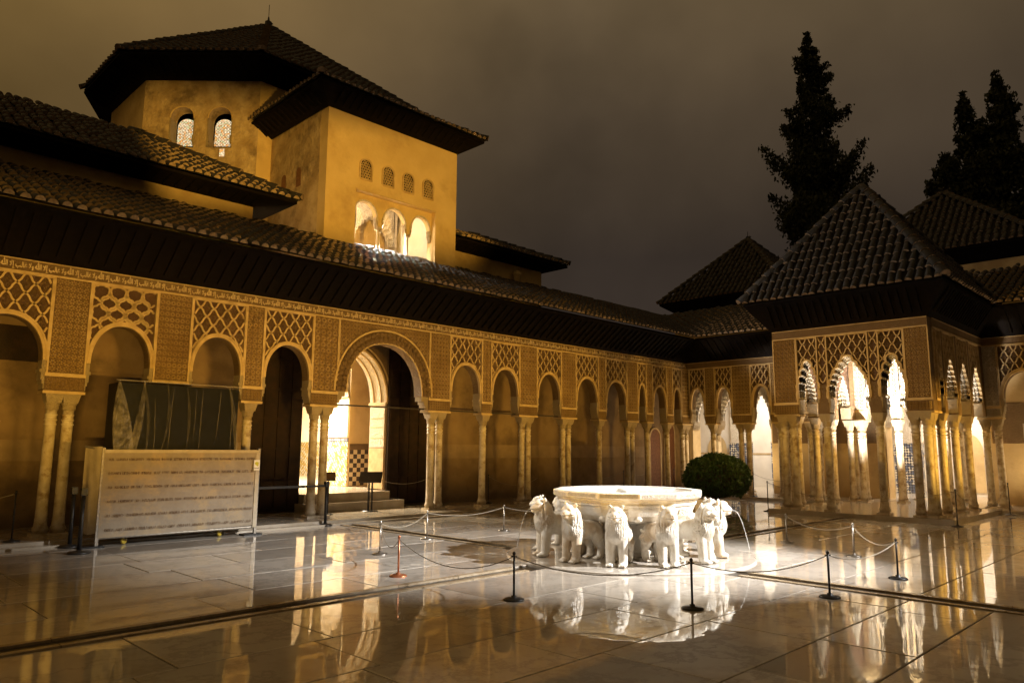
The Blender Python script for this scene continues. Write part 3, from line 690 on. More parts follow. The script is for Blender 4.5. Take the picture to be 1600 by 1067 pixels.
for d0, d1, v0, v1 in ((.0, .05, -.03, .04), (.12, .16, -.025, .02), (-.035, 0.0, .2, .24), (-.035, 0, .56, .6)):
    o1, o2 = offset_curve(c, d0), offset_curve(c, d1); av = MB(); av.strip([bpm(u, v0, z) for u, z in o1], [bpm(u, v0, z) for u, z in o2]); av.strip([bpm(u, v0, z) for u, z in o1], [bpm(u, v1, z) for u, z in o1]); av.strip([bpm(u, v0, z) for u, z in o2], [bpm(u, v1, z) for u, z in o2]); av.build('arch_moulding', 'trim', bw)
for x0, x1 in ((-.41, -.38), (2.21, 2.238)):
    MB().box(x0, x1, BY + .05, BY + .75, 1.7, 2.88).build('jamb_panel', 'stucco_white', bw)
    MB().box(x0, x1, BY + .05, BY + .75, .55, 1.68).build('jamb_facing', 'trim', bw)
    MB().box(x0 - .03 if x0 > 0 else x0, x1 + .03 if x0 < 0 else x1, BY - .02, BY + .8, 2.88, 2.96).build('impost', 'trim', bw)
    for zz in (1.95, 2.25, 2.5): MB().box(x0 - .01 if x0 > 0 else x0, x1 + .01 if x0 < 0 else x1, BY + .1, BY + .7, zz, zz + .025).build('jamb_moulding', 'trim', bw)
for x0, x1, name in ((-1.86, -.43, 'left'), (2.26, 3.62, 'right')):
    t = thing('door_leaf', ((x0 + x1) / 2, 9.8, GF), 'tall dark wooden door leaf folded back %s of the lit portal' % name, 'door', 'portal door leaves')
    MB().box(x0, x1, 9.80, 9.875, GF + .04, 4.62).build('leaf', 'door', t)
    for q in range(4):
        for r_ in range(6):
            w = (x1 - x0) / 4; h = 4.4 / 6; MB().box(x0 + q * w + .03, x0 + (q + 1) * w - .03, 9.775, 9.799, GF + .09 + r_ * h + .03, GF + .09 + (r_ + 1) * h - .03).build('panel', 'door', t)
MB().box(-8.1, -6.15, BY - .03, BY - .002, 3.35, 4.05).build('blind_window', 'door', bw)
st = thing('portal_steps', (.9, 9.5, GF), 'worn marble steps rising to the lit portal', 'steps')
MB().box(-.55, 2.4, 9.18, 9.76, GF - .01, .30).build('step', 'gallery_floor', st); MB().box(-.405, 2.20, 9.58, 10.9, .30, .52).build('step', 'gallery_floor', st)
# vestibule and hall behind the portal
ph = thing('portal_hall', (.9, 13.5, .5), 'brightly lit hall with tiled dado seen through the portal', 'room')
MB().box(-3.4, 6.5, 10.92, 22, .3, .515).build('hall_floor', 'gallery_floor', ph)
MB().box(-3.4, 6.5, 10.71, 12.2, 4.7, 4.8).build('ceiling', 'plaster', ph)
for x0, x1 in ((-3.4, -.35), (2.53, 6.5)):
    MB().box(x0, x1, 12.2, 13.55, .5, 4.7).build('wall', 'plaster', ph)
MB().box(2.56, 3.4, 12.185, 12.2, .53, 1.62).build('checker_dado', checker('checker_tile', (.58, .47, .30), (.07, .055, .045), 7.4, 0), ph)
MB().box(2.56, 3.4, 12.18, 12.199, 1.62, 1.80).build('dado_border', 'stucco_fine', ph)
MB().box(2.505, 2.529, 12.22, 13.53, .53, 1.86).build('zellige_dado', 'zell', ph); MB().box(2.50, 2.529, 12.22, 13.53, 1.86, 1.98).build('dado_frieze', 'zell_dark', ph)
MB().box(2.505, 2.529, 12.25, 13.5, 2.0, 3.0).build('jamb_panel', 'stucco_white', ph)
c2 = arch_curve(1.09, 1.40, 3.0, 1.35, 'point'); i2 = lambda u, v, z: (u, 12.2 + v, z)
MB().strip([i2(u, 0, z) for u, z in c2], [i2(u, 0, 4.7) for u, z in c2]).build('arch_wall', 'stucco_white', ph); MB().strip([i2(u, 0, z) for u, z in c2], [i2(u, 1.35, z) for u, z in c2]).build('intrados', 'stucco_white', ph)
for x0, x1, y0, y1 in ((-3.4, -3.3, 10.7, 22), (6.4, 6.5, 10.7, 22), (-3.4, 6.5, 21.9, 22)):
    MB().box(x0, x1, y0, y1, .5, 6).build('wall', 'white_plaster', ph)
MB().box(-3.29, 6.39, 21.86, 21.9, .52, 1.9).build('zellige_dado', 'zell', ph); MB().box(6.36, 6.4, 13.6, 21.8, .52, 1.9).build('zellige_dado', 'zell', ph)
MB().box(-3.4, 6.5, 13.55, 22, 6, 6.1).build('ceiling', 'white_plaster', ph)

# ------------------------------------------------------------------ east gallery
EX = 15.0; epm = lambda u, v, z: (EX + v, u, z)
eg = thing('east_gallery', (15.15, 2, GF), 'far stucco arcade with bright halls behind its arches', 'arcade')
ep = [(7.90, 8.0, 0), (6.81, 7.22, 1), (5.38, 6.10, 2), (4.14, 4.61, 1), (2.90, 3.45, 2), (1.42, 2.05, 2), (-2.32, -1.72, 2), (-4.05, -3.60, 1), (-5.6, -5.0, 2)]
for a, b, n in ep:
    if b - a > .2: pier(eg, epm, a, b, mat='stucco_white' if -2.4 < a < 2.2 else 'stucco')
    for k in range(n): column(eg, EX + .15, (a + b) / 2 + (0 if n == 1 else (-.15 if k == 0 else .15)), GF)
for (a0, _, _n), (_, b1, _m) in zip(ep, ep[1:]):
    if a0 - b1 < 2: arch_bay(eg, epm, b1, a0, d=.24, trim='trim')
for s_ in ((-5.6, -1.72), (1.42, 7.98)): frieze(eg, epm, *s_)
# the pavilion opens into the gallery through three muqarnas arches carried on clustered columns
for a, b in ((1.42, .62), (.40, -.70), (-.92, -1.72)): arch_bay(eg, epm, b, a, style='point', T=.34, zs=3.05, rise=1.05, mat='stucco_white', lat=None, trim='stucco_white', hw=(a - b) / 2 - .04)
for a, b in ((.40, .62), (-.92, -.70)):
    pier(eg, epm, a, b, mat='stucco_white')
    for q in (0.06, .26): column(eg, EX + q, (a + b) / 2, GF, .85)
for q in (-.2, .12): column(eg, EX - .22, 1.74 + q, GF)
eave(eg, (EX - .02, 8, 0), (EX - .02, -8, 0), (-1, 0, 0), 5.003, 5.72, mid=((14.02, 7.0, 0), (14.02, -8, 0)))
rafters(eg, (EX - .03, 7.0, 5.0), (EX - .03, 2.6, 5.0), (-.94, 0, 0), .70, .27); rafters(eg, (EX - .03, -2.6, 5.0), (EX - .03, -5.5, 5.0), (-.94, 0, 0), .70, .27)
er = roof_part(eg); roof_face(er, [(14, 7.0, 5.82), (14, -8, 5.82), (18, -8, 7.62), (18, 11, 7.62)])
MB().box(15.3, 17, -8, 9.9, 5.02, 5.08).build('ceiling', 'stucco_white', eg)
# back wall with openings into the hall
hk = thing('east_hall', (19.5, 1, GF), 'bright white hall with tiled pilasters beyond the far arcade', 'room')
HX = 17.0; hpm = lambda u, v, z: (HX + v, u, z)
for y0, y1 in ((-9, -1.55), (1.5, 5.6), (9.0, 13)): MB().box(HX, HX + .6, y0, y1, GF - .01, 5.1).build('wall', 'plaster', hk)
for y0, y1 in ((-8, -1.62), (1.55, 5.55)): MB().box(HX - .012, HX - .001, y0, y1, 1.95, 3.2).build('stucco_panel', 'stucco', hk)
MB().box(HX - .02, HX - .001, -3.3, -2.45, 2.05, 2.55).build('stucco_panel', 'stucco_white', hk)
for a, b in ((1.5, .75), (.55, -.6), (-.8, -1.55), (9.0, 8.05), (7.85, 6.75), (6.55, 5.6)):
    arch_bay(hk, hpm, b, a, style='point', T=.5, zs=2.85, rise=1.1, mat='stucco_white', lat=None, trim='stucco_white', top=5.1, zl=2.5, hw=(a - b) / 2 - .05)
for a, b in ((.55, .75), (-.8, -.6), (7.85, 8.05), (6.55, 6.75)):
    MB().box(HX, HX + .5, a, b, 2.66, 5.1).build('pier', 'stucco_white', hk); column(hk, HX + .25, (a + b) / 2, GF)
for x0, x1, y0, y1 in ((21.6, 21.8, -9, 13), (17.6, 21.6, 12.8, 13), (17.6, 21.6, -9, -8.8)): MB().box(x0, x1, y0, y1, GF, 5.6).build('wall', 'white_plaster', hk)
MB().box(17.0, 21.8, -9, 13, 5.6, 5.7).build('ceiling', 'white_plaster', hk)
for y0, y1, zt in ((1.65, 2.65, 2.0), (8.7, 9.7, 2.0), (6.9, 7.7, 2.0), (-2.2, -1.4, 2.0), (3.4, 4.1, 1.3)):
    MB().box(21.3, 21.6, y0, y1, GF, zt).build('tiled_pilaster', 'zell_dark', hk); MB().box(21.28, 21.6, y0 - .02, y1 + .02, zt, zt + .08).build('pilaster_border', 'stucco_white', hk)
    MB().box(21.35, 21.6, y0 + .05, y1 - .05, zt + .08, 4.6).build('pilaster_shaft', 'stucco_white', hk)
MB().box(21.56, 21.599, -8.7, 12.7, GF, 1.5).build('dado', 'white_plaster', hk); MB().box(21.54, 21.6, -8.7, 12.7, 1.5, 1.56).build('dado_moulding', 'trim', hk)
for y0 in (5.0, 9.9, -.4):
    cc = arch_curve(y0 + .55, .5, 1.6, .75, 'round'); MB().add([(21.53, u, z) for u, z in cc] + [(21.53, y0 + 1.05, .2), (21.53, y0 + .05, .2)], [tuple(range(len(cc) + 2))]).build('niche', 'plaster', hk)
# wooden doors at the far end of the north gallery
for x0, x1, z1, w in ((15.15, 15.85, 2.5, 'plain'), (16.2, 16.9, 2.75, 'arched')):
    t = thing('gallery_door', ((x0 + x1) / 2, 9.85, GF), 'reddish %s wooden door at the far end of the left gallery' % w, 'door', 'gallery end doors')
    cc = arch_curve((x0 + x1) / 2, (x1 - x0) / 2, z1 - .4, .4, 'round'); fr = [(u, 9.84, z) for u, z in cc] + [(x1, 9.84, GF), (x0, 9.84, GF)]; bk = [(u, 9.89, z) for u, z in cc] + [(x1, 9.89, GF), (x0, 9.89, GF)]
    m_ = MB(); n_ = len(fr); m_.add(fr + bk, [tuple(range(n_))] + [(i, (i + 1) % n_, n_ + (i + 1) % n_, n_ + i) for i in range(n_)]); m_.build('leaf', 'door_red', t)
    f_ = MB(); oc = offset_curve(cc, .07); f_.strip([(u, 9.83, z) for u, z in cc], [(u, 9.83, z) for u, z in oc]); f_.strip([(u, 9.83, z) for u, z in oc], [(u, 9.9, z) for u, z in oc]); f_.box(x0 - .07, x0, 9.83, 9.9, GF, z1 - .4); f_.box(x1, x1 + .07, 9.83, 9.9, GF, z1 - .4); f_.build('door_frame', 'trim', t)

# ------------------------------------------------------------------ pavilion
PX0, PY0, PY1 = 9.85, -1.95, 2.04
pv = thing('pavilion', (12, 0, .115), 'square stucco pavilion on clustered columns with steep pyramid tile roof', 'pavilion')
ppm = lambda u, v, z: (PX0 + v, u, z)
for a, b in ((1.38, PY1), (PY0, -1.38)): pier(pv, ppm, a, b)
for a, b, h_, r_ in ((.80, 1.38, .265, 1.04), (-.52, .56, .51, 1.08), (-1.38, -.76, .29, 1.04)):
    arch_bay(pv, ppm, a, b, style='point', zs=3.08, rise=r_, lat='rope', d=.25, band=.05, hw=h_, latw=.014)
for a, b in ((.56, .80), (-.76, -.52)): 
    MB().box(a, b, .05, .3, 3.1, FZ0, lambda u, v, z: ppm(u, v, z)).build('spandrel', 'ground_red', pv)
    MB().box(a, b, 0, .3, 2.96, 3.45, ppm).build('pier', 'stucco', pv); MB().box(a - .02, b + .02, -.02, .32, 2.64, 2.96, ppm).build('pier_band', 'stucco_fine', pv)
    l_ = lattice_mesh(a, b, FZ0, [(a - 1, 3.5), (b + 1, 3.5)], .05, ppm, d=.25, w=.014)
    if l_.v: l_.build('lattice', 'trim', pv)
    column(pv, PX0 + .15, (a + b) / 2, .115)
frieze(pv, ppm, PY0, PY1)
for y0, dy in ((PY1, -1), (PY0, 1)):        # clustered corner columns
    for qx, qy in ((.10, .20), (.10, .46), (.40, .20)): column(pv, PX0 + qx, y0 + dy * qy, .115)
for side, (yy, sg) in enumerate(((PY1, -1), (PY0, 1))):
    spm = (lambda yy, sg: lambda u, v, z: (u, yy + sg * v, z))(yy, sg)
    pier(pv, spm, PX0 + .31, PX0 + .58)
    ed = [(PX0 + .58, PX0 + .98), (11.0, 12.05), (12.25, 13.3), (13.5, 14.6)]
    for a, b in ed: arch_bay(pv, spm, a, b, style='point', zs=3.10, rise=.95, lat='rope', d=.25, band=.055, hw=(b - a) / 2 - .05, latw=.014)
    for x in (10.915, 12.15, 13.4):
        MB().box(x - .09, x + .09, .0, .3, 2.96, FZ0, spm).build('pier', 'stucco', pv); MB().box(x - .12, x + .12, -.02, .32, 2.64, 2.96, spm).build('pier_band', 'stucco_fine', pv); column(pv, x, yy + sg * .15, .115)
    MB().box(14.6, 15.0, 0, .3, 2.7, FZ0, spm).build('pier', 'stucco', pv); frieze(pv, spm, PX0 + .31, 14.96)
RO = .58; ex0, ex1, ey0, ey1, ez = PX0 - RO, 14.2, PY0 - RO, PY1 + RO, 5.84
eave(pv, (PX0 - .02, PY1 + .02, 0), (PX0 - .02, PY0 - .02, 0), None, 5.003, 5.74, mid=((ex0 + .02, ey1 - .02, 0), (ex0 + .02, ey0 + .02, 0)))
eave(pv, (PX0 - .02, PY1 + .02, 0), (15.0, PY1 + .02, 0), None, 5.003, 5.74, mid=((ex0 + .02, ey1 - .02, 0), (ex1, ey1 - .02, 0)))
eave(pv, (PX0 - .02, PY0 - .02, 0), (15.0, PY0 - .02, 0), None, 5.003, 5.74, mid=((ex0 + .02, ey0 + .02, 0), (ex1, ey0 + .02, 0)))
rafters(pv, (PX0 - .03, PY1, 5.0), (PX0 - .03, PY0, 5.0), (-.54, 0, 0), .72, .2); rafters(pv, (PX0, PY0 - .03, 5.0), (14, PY0 - .03, 5.0), (0, -.54, 0), .72, .2)
pr = roof_part(pv); ap = (11.85, .045, 9.30)
roof_face(pr, [(ex0, ey1, ez), (ex0, ey0, ez), ap]); roof_face(pr, [(ex0, ey0, ez), (ex1 + .2, ey0, ez), ap]); roof_face(pr, [(ex0, ey1, ez), (ex1 + .2, ey1, ez), ap]); roof_face(pr, [(ex1 + .2, ey1, ez), (ex1 + .2, ey0, ez), ap])
for q in ((ex0, ey1, ez), (ex0, ey0, ez), (ex1 + .2, ey0, ez), (ex1 + .2, ey1, ez)): hip(pr, q, ap)
MB().box(PX0 + .31, 15, PY0 + .31, PY1 - .31, 5.02, 5.08).build('ceiling', 'plaster', pv)

# ------------------------------------------------------------------ mirador tower
TX0, TX1, TY, TB, TT = .35, 5.20, 10.5, 6.6, 11.36
tw = thing('mirador_tower', (2.78, 10.6, TB), 'floodlit ochre tower with triple arched loggia rising above the arcade roof', 'tower')
tpm = lambda u, v, z: (u, TY + v, z)
w_ = lambda *q: MB().box(*q).build('wall', 'plaster', tw)
w_(TX0, 1.36, TY, TY + .4, TB, TT); w_(4.34, TX1, TY, TY + .4, TB, TT); w_(1.36, 4.34, TY, TY + .4, TB, 7.50); w_(1.36, 4.34, TY, TY + .4, 9.15, TT)
MB().box(TX0 - .006, TX0 + .39, TY + .402, 17.5, TB, TT).build('side_wall', 'old_plaster', tw); MB().box(TX1 - .39, TX1, TY + .402, 17.5, TB, TT).build('side_wall', 'plaster', tw)
lpm = lambda u, v, z: (u, TY + .20 + v, z)
lb = [(1.36, 2.30), (2.42, 3.36), (3.48, 4.34)]
for a, b in lb: arch_bay(tw, lpm, a, b, style='round', T=.16, hw=(b - a) / 2 - .06, zs=8.42, rise=.52, zl=8.2, mat='plaster', lat=None, band=.05, top=9.15, trim='stucco_white')
for a, b in ((2.30, 2.42), (3.36, 3.48)):
    MB().box(a, b, 0, .16, 8.27, 9.15, lpm).build('pier', 'plaster', tw); o = column(tw, (a + b) / 2, TY + .28, 7.5, .62, 8.27, True)
MB().box(1.34, 4.36, TY - .012, TY - .001, 9.15, 9.19).build('lintel_moulding', 'trim', tw)
MB().box(1.0, 5.0, 14.2, 14.3, 7.4, 10.2).build('loggia_back_wall', 'white_plaster', tw); MB().box(.75, 4.8, TY + .41, 14.2, 7.4, 7.5).build('loggia_floor', 'white_plaster', tw); MB().box(.75, 4.8, TY + .41, 14.2, 10.2, 10.3).build('loggia_ceiling', 'white_plaster', tw)
for a in (.76, 4.79): MB().box(a, a + .02, TY + .41, 14.2, 7.5, 10.2).build('loggia_side_wall', 'white_plaster', tw)
lp2 = lambda u, v, z: (u, 12.9 + v, z)
arch_bay(tw, lp2, .9, 2.6, style='point', T=.3, hw=.72, zs=8.5, rise=.95, zl=8.2, mat='stucco_white', lat=None, top=10.2, trim='stucco_white'); column(tw, 2.7, 13.05, 7.5, .9, 8.2)
arch_bay(tw, lp2, 2.8, 4.6, style='point', T=.3, hw=.78, zs=8.5, rise=.95, zl=8.2, mat='stucco_white', lat=None, top=10.2, trim='stucco_white')
def arched_plate(parent, name, mp, uc, hw, z0, zs, rise, v, mat, th=.02):
    c = arch_curve(uc, hw, zs, rise, 'round'); fr = [(u, z) for u, z in c] + [(uc + hw, z0), (uc - hw, z0)]; n = len(fr)
    mb = MB(); mb.add([mp(u, v, z) for u, z in fr] + [mp(u, v + th, z) for u, z in fr], [tuple(range(n))] + [(i, (i + 1) % n, n + (i + 1) % n, n + i) for i in range(n)])
    return mb.build(name, mat, parent)
def screen_window(parent, mp, uc, hw, z0, zs, rise, v=-.004):
    wn = arched_plate(parent, 'window', mp, uc, hw, z0, zs, rise, v, 'door', .003)
    c = arch_curve(uc, hw, zs, rise, 'round'); loop = [(uc - hw, z0)] + c + [(uc + hw, z0), (uc - hw, z0)]; o = offset_curve(loop, .045)
    fm = MB(); fm.strip([mp(u, v - .045, z) for u, z in loop], [mp(u, v - .045, z) for u, z in o]); fm.strip([mp(u, v - .045, z) for u, z in o], [mp(u, v + .004, z) for u, z in o]); fm.strip([mp(u, v, z) for u, z in loop], [mp(u, v - .045, z) for u, z in loop])
    fm.build('window_frame', 'trim', wn, local=True)
    lt = MB(); k = 0; dd = .092
    z = z0 + dd / 2; row = 0
    while z < zs + rise:
        u = uc - hw + dd / 2 + (row % 2) * dd / 2
        while u < uc + hw - .01:
            top = curve_z(c, u)
            if z < (top or 0) - .03:
                s_ = dd * .42
                for a in range(6):
                    a0, a1 = a * math.pi / 3, (a + 1) * math.pi / 3
                    p, q = (u + s_ * math.cos(a0), z + s_ * math.sin(a0)), (u + s_ * math.cos(a1), z + s_ * math.sin(a1)); L = offset_curve([p, q], .0095); Rr = offset_curve([p, q], -.0095)
                    lt.strip([mp(x, v - .012, y) for x, y in L], [mp(x, v - .012, y) for x, y in Rr])
            u += dd
        z += dd * .866; row += 1
    lt.build('window_lattice', 'trim', wn, local=True)
for x in (1.66, 2.46, 3.22, 4.0): screen_window(tw, tpm, x, .19, 9.53, 9.92, .2)
sdm = lambda u, v, z: (TX0 - .006 + v, u, z)
for y in (12.05, 12.95): arched_plate(tw, 'blind_window', sdm, y, .14, 9.35, 9.78, .16, -.006, 'door_red', .004)
TO = .66; tx0, tx1, ty0, tez = TX0 - TO, TX1 + TO, TY - TO, 11.84
eave(tw, (TX0 - .02, TY - .02, 0), (TX1 + .02, TY - .02, 0), None, TT + .003, 11.74, mid=((tx0 + .02, ty0 + .02, 0), (tx1 - .02, ty0 + .02, 0)))
eave(tw, (TX0 - .02, TY - .02, 0), (TX0 - .02, 18, 0), None, TT + .003, 11.74, mid=((tx0 + .02, ty0 + .02, 0), (tx0 + .02, 18, 0)))
eave(tw, (TX1 + .02, TY - .02, 0), (TX1 + .02, 18, 0), None, TT + .003, 11.74, mid=((tx1 - .02, ty0 + .02, 0), (tx1 - .02, 18, 0)))
rafters(tw, (TX0, TY - .03, TT), (TX1, TY - .03, TT), (0, -.62, 0), .38, .24); rafters(tw, (TX0 - .03, TY, TT), (TX0 - .03, 16, TT), (-.62, 0, 0), .38, .24)
tr = roof_part(tw); rx = (tx0 + tx1) / 2; rz_ = tez + (tx1 - tx0) / 2 * .50
roof_face(tr, [(tx0, ty0, tez), (tx1, ty0, tez), (rx, ty0 + 3.1, rz_)]); roof_face(tr, [(tx0, 18, tez), (tx0, ty0, tez), (rx, ty0 + 3.1, rz_), (rx, 18, rz_)]); roof_face(tr, [(tx1, ty0, tez), (tx1, 18, tez), (rx, 18, rz_), (rx, ty0 + 3.1, rz_)])
hip(tr, (tx0, ty0, tez), (rx, ty0 + 3.1, rz_)); hip(tr, (tx1, ty0, tez), (rx, ty0 + 3.1, rz_))

# ------------------------------------------------------------------ octagonal lantern
LC = Vector((2.456, 19.05)); LH = 5.165; LZ0, LZ1 = 8.0, 13.17
ln = thing('octagonal_lantern', (LC.x, LC.y, LZ0), 'octagonal ochre lantern storey with two glowing arched windows and broad roof', 'tower')
ch = LH - 2.60
oct_ = lambda h, c_: [Vector((LC.x + x, LC.y + y)) for x, y in ((-c_, -h), (c_, -h), (h, -c_), (h, c_), (c_, h), (-c_, h), (-h, c_), (-h, -c_))]
O = oct_(LH, LH - 2.58); O[6] = Vector((O[7].x, O[7].y + 3.3))
for i in range(8):
    a, b = O[i], O[(i + 1) % 8]
    if i == 7: continue
    d = (b - a); n = Vector((d.y, -d.x)).normalized() * -.45
    MB().hexa([(a.x, a.y, LZ0), (b.x, b.y, LZ0), (b.x + n.x, b.y + n.y, LZ0), (a.x + n.x, a.y + n.y, LZ0), (a.x, a.y, LZ1), (b.x, b.y, LZ1), (b.x + n.x, b.y + n.y, LZ1), (a.x + n.x, a.y + n.y, LZ1)]).build('wall', 'plaster', ln)
a, b = O[7], O[0]; Ls = (b - a).length; dx = (b - a).normalized(); nn = Vector((-dx.y, dx.x))
fpm = lambda u, v, z: (a.x + dx.x * u + nn.x * v, a.y + dx.y * u + nn.y * v, z)
us = [0, .62 * Ls * .47, .55, 0]
wins = [(1.24, .36), (2.43, .36)]
edges = [0.003]
for uc, hw in wins: edges += [uc - hw - .04, uc + hw + .04]
edges.append(Ls - .003)
for k in range(0, len(edges), 2): MB().box(edges[k], edges[k + 1], 0, .45, LZ0, LZ1, fpm).build('wall', 'old_plaster', ln)
for uc, hw in wins:
    MB().box(uc - hw - .04, uc + hw + .04, 0, .45, LZ0, 10.95, fpm).build('wall', 'old_plaster', ln)
    arch_bay(ln, fpm, uc - hw - .04, uc + hw + .04, style='round', T=.45, hw=hw, zs=11.92, rise=.36, zl=11.0, mat='old_plaster', lat=None, top=LZ1 - .001, band=.03, trim='plaster')
    wn = arched_plate(ln, 'lit_window', fpm, uc + .03, hw - .07, 11.12, 11.72, .3, .30, 'glow', .02)
    lt = MB(); c = arch_curve(uc + .03, hw - .07, 11.72, .3, 'round')
    for r_ in range(8):
        for q in range(6):
            u = uc + .03 - (hw - .07) + (q + .5) * (hw - .07) / 3; z = 11.16 + r_ * .105
            if z < (curve_z(c, u) or 0) - .06:
                ring = [(u + .042 * math.cos(t * math.pi / 4), z + .042 * math.sin(t * math.pi / 4)) for t in range(9)]; lt.strip([fpm(x, .285, y) for x, y in offset_curve(ring, .005)], [fpm(x, .285, y) for x, y in offset_curve(ring, -.005)])
    lt.build('window_lattice', 'stucco_fine', wn, local=True)
MB().box(wins[1][0] + .05, wins[1][0] + .2, -.012, -.002, 10.66, 10.90, fpm).build('lit_vent', 'glow', ln)
E8 = oct_(LH + .95, LH + .95 - 3.05); E8[6] = Vector((E8[7].x, E8[7].y + 3.6)); ez8 = 13.62; apx = (LC.x, LC.y, 18.3)
lr = roof_part(ln)
for i in range(8):
    p, q = E8[i], E8[(i + 1) % 8]; wa, wb = O[i], O[(i + 1) % 8]
    eave(ln, (wa.x, wa.y, 0), (wb.x, wb.y, 0), None, LZ1 + .003, 13.5, mid=((p.x, p.y, 0), (q.x, q.y, 0)))
    if i in (0, 1, 6, 7): roof_face(lr, [(p.x, p.y, ez8), (q.x, q.y, ez8), apx], step=.235, course=.38)
    else: MB().add([(p.x, p.y, ez8), (q.x, q.y, ez8), apx], [(0, 1, 2)]).build('roof_bed', 'tile_bed', lr, local=True)
    if i in (0, 1, 2, 7, 6): hip(lr, (p.x, p.y, ez8), apx)
for i in (6, 7, 0):
    wa, wb, p, q = O[i], O[(i + 1) % 8], E8[i], E8[(i + 1) % 8]; n_ = ((p + q) / 2 - (wa + wb) / 2)
    rafters(ln, (wa.x, wa.y, LZ1), (wb.x, wb.y, LZ1), (n_.x * .95, n_.y * .95, 0), .31, .28, .1, .1)
MB().lathe([(.16, 0), (.14, .25), (.05, .32), (.03, .45), (.012, .5), (.012, 1.0)], 8, apx).build('finial', 'iron', ln)

# ------------------------------------------------------------------ upper ranges beside the tower
def range_block(name, label, x0, x1, y, yb, z0, z1, ov, ze, ridge_y, ridge_z, hipL=False, hipR=True):
    t = thing(name, ((x0 + x1) / 2, y, z0), label, 'building')
    MB().box(x0, x1, y, yb, z0, z1).build('wall', 'plaster', t)
    xa, xb = x0 - (ov if hipL else 0), x1 + ov
    eave(t, (x0, y - .01, 0), (x1 + .01, y - .01, 0), None, z1 + .003, ze - .10, mid=((xa, y - ov + .02, 0), (xb - .02, y - ov + .02, 0)))
    eave(t, (x1 + .01, y - .01, 0), (x1 + .01, yb, 0), None, z1 + .003, ze - .10, mid=((xb - .02, y - ov + .02, 0), (xb - .02, yb, 0)))
    rafters(t, (max(x0, -9), y - .02, z1), (x1, y - .02, z1), (0, -ov * .93, 0), ze - .1 - z1, .27)
    r = roof_part(t); k = ridge_y - (y - ov)
    roof_face(r, [(xa, y - ov, ze), (xb, y - ov, ze), (xb - k, ridge_y, ridge_z), (xa, ridge_y, ridge_z)])
    roof_face(r, [(xb, y - ov, ze), (xb, ridge_y + k, ze), (xb - k, ridge_y, ridge_z)]); hip(r, (xb, y - ov, ze), (xb - k, ridge_y, ridge_z))
    MB().add([(xa, ridge_y, ridge_z), (xb - k, ridge_y, ridge_z), (xb, ridge_y + k, ze), (xa, ridge_y + k, ze)], [(0, 1, 2, 3)]).build('roof_bed', 'tile_bed', r, local=True)
    return t
range_block('upper_range', 'long dark tiled upper storey above the arcade, left of the tower', -12, -1.5, 11.0, 16, 6.8, 8.02, .85, 8.22, 13.4, 10.1)
range_block('upper_range', 'short ochre upper storey with tiled eave, right of the tower', 5.2, 9.9, 11.0, 15, 6.8, 8.25, .72, 8.52, 12.8, 9.6)
cm = thing('chimney', (8.1, 10.75, 7.4), 'small round plastered chimney before the right upper storey', 'chimney')
MB().lathe([(.15, 0), (.15, .62), (.17, .64), (.17, .7), (.1, .78), (.02, .82)], 14, (8.35, 10.78, 7.2)).build('stack', 'plaster', cm, True)

def pyramid_house(label, x0, x1, y0, y1, z0, z1, ov, ze, ap):
    t = thing('hall_lantern', ((x0 + x1) / 2, (y0 + y1) / 2, z0), label, 'building', 'lantern roofs of the far hall')
    MB().box(x0, x1, y0, y1, z0, z1).build('wall', 'plaster', t)
    a, b, c, d = (x0 - ov, y1 + ov), (x0 - ov, y0 - ov), (x1 + ov, y0 - ov), (x1 + ov, y1 + ov)
    for (p, q), (w0, w1) in (((a, b), ((x0, y1), (x0, y0))), ((b, c), ((x0, y0), (x1, y0))), ((a, d), ((x0, y1), (x1, y1)))):
        eave(t, (*w0, 0), (*w1, 0), None, z1 + .003, ze - .1, mid=((*p, 0), (*q, 0)))
    r = roof_part(t)
    for p, q in ((a, b), (b, c), (d, a)): roof_face(r, [(*p, ze), (*q, ze), ap], step=.235, course=.38)
    MB().add([(*c, ze), (*d, ze), ap], [(0, 1, 2)]).build('roof_bed', 'tile_bed', r, local=True)
    for p in (a, b, c, d): hip(r, (*p, ze), ap)
    return t
t = pyramid_house('low pyramid tile roof on pale wall behind the courtyard corner', 19.5, 24.5, 6.1, 11.3, 5.8, 8.0, .5, 8.45, (22.0, 8.75, 11.55))
MB().lathe([(.08, 0), (.06, .12), (.015, .16), (.012, .5)], 8, (22, 8.75, 11.5)).build('finial', 'iron', t)
pyramid_house('broad tile roof rising behind the pavilion roof at right edge', 19.5, 24.5, -2.6, 3.4, 5.8, 8.3, .5, 8.85, (22.0, .40, 11.80))

lay_tiles({'roof/north_gallery': 300, 'roof/mirador_tower': 260, 'roof/pavilion': 300, 'roof/upper_range': 280})

# ------------------------------------------------------------------ fountain
po = MB(); po.lathe([(1.98, -.03), (1.98, .018), (1.96, .03), (0, .03)], 48, cap=False); structure(po.build('fountain_podium', 'floor'))
fb = thing('fountain_basin', (0, 0, .03), 'floodlit twelve sided white marble fountain basin on a stout drum', 'fountain')
rot = R(15 + 29.5); FS = .94
MB().lathe([(.42, .03), (.44, .10), (.38, .14), (.38, .5), (.46, .60)], 24).build('pedestal', 'fmarble', fb)
MB().lathe([(.55, .57), (.92, .585), (1.04, .62), (1.12, .70), (1.165, .80), (1.17, .84), (1.20, .85), (1.20, .87), (1.185, .875), (1.185, .90), (1.225, .915), (1.225, .935), (1.27, .95), (1.29, .965), (1.29, 1.035), (1.275, 1.05), (1.13, 1.05), (1.11, 1.03), (.85, .90), (.3, .86), (0.01, .86)], 12, cap=False, ph=rot).build('basin', 'fmarble', fb)
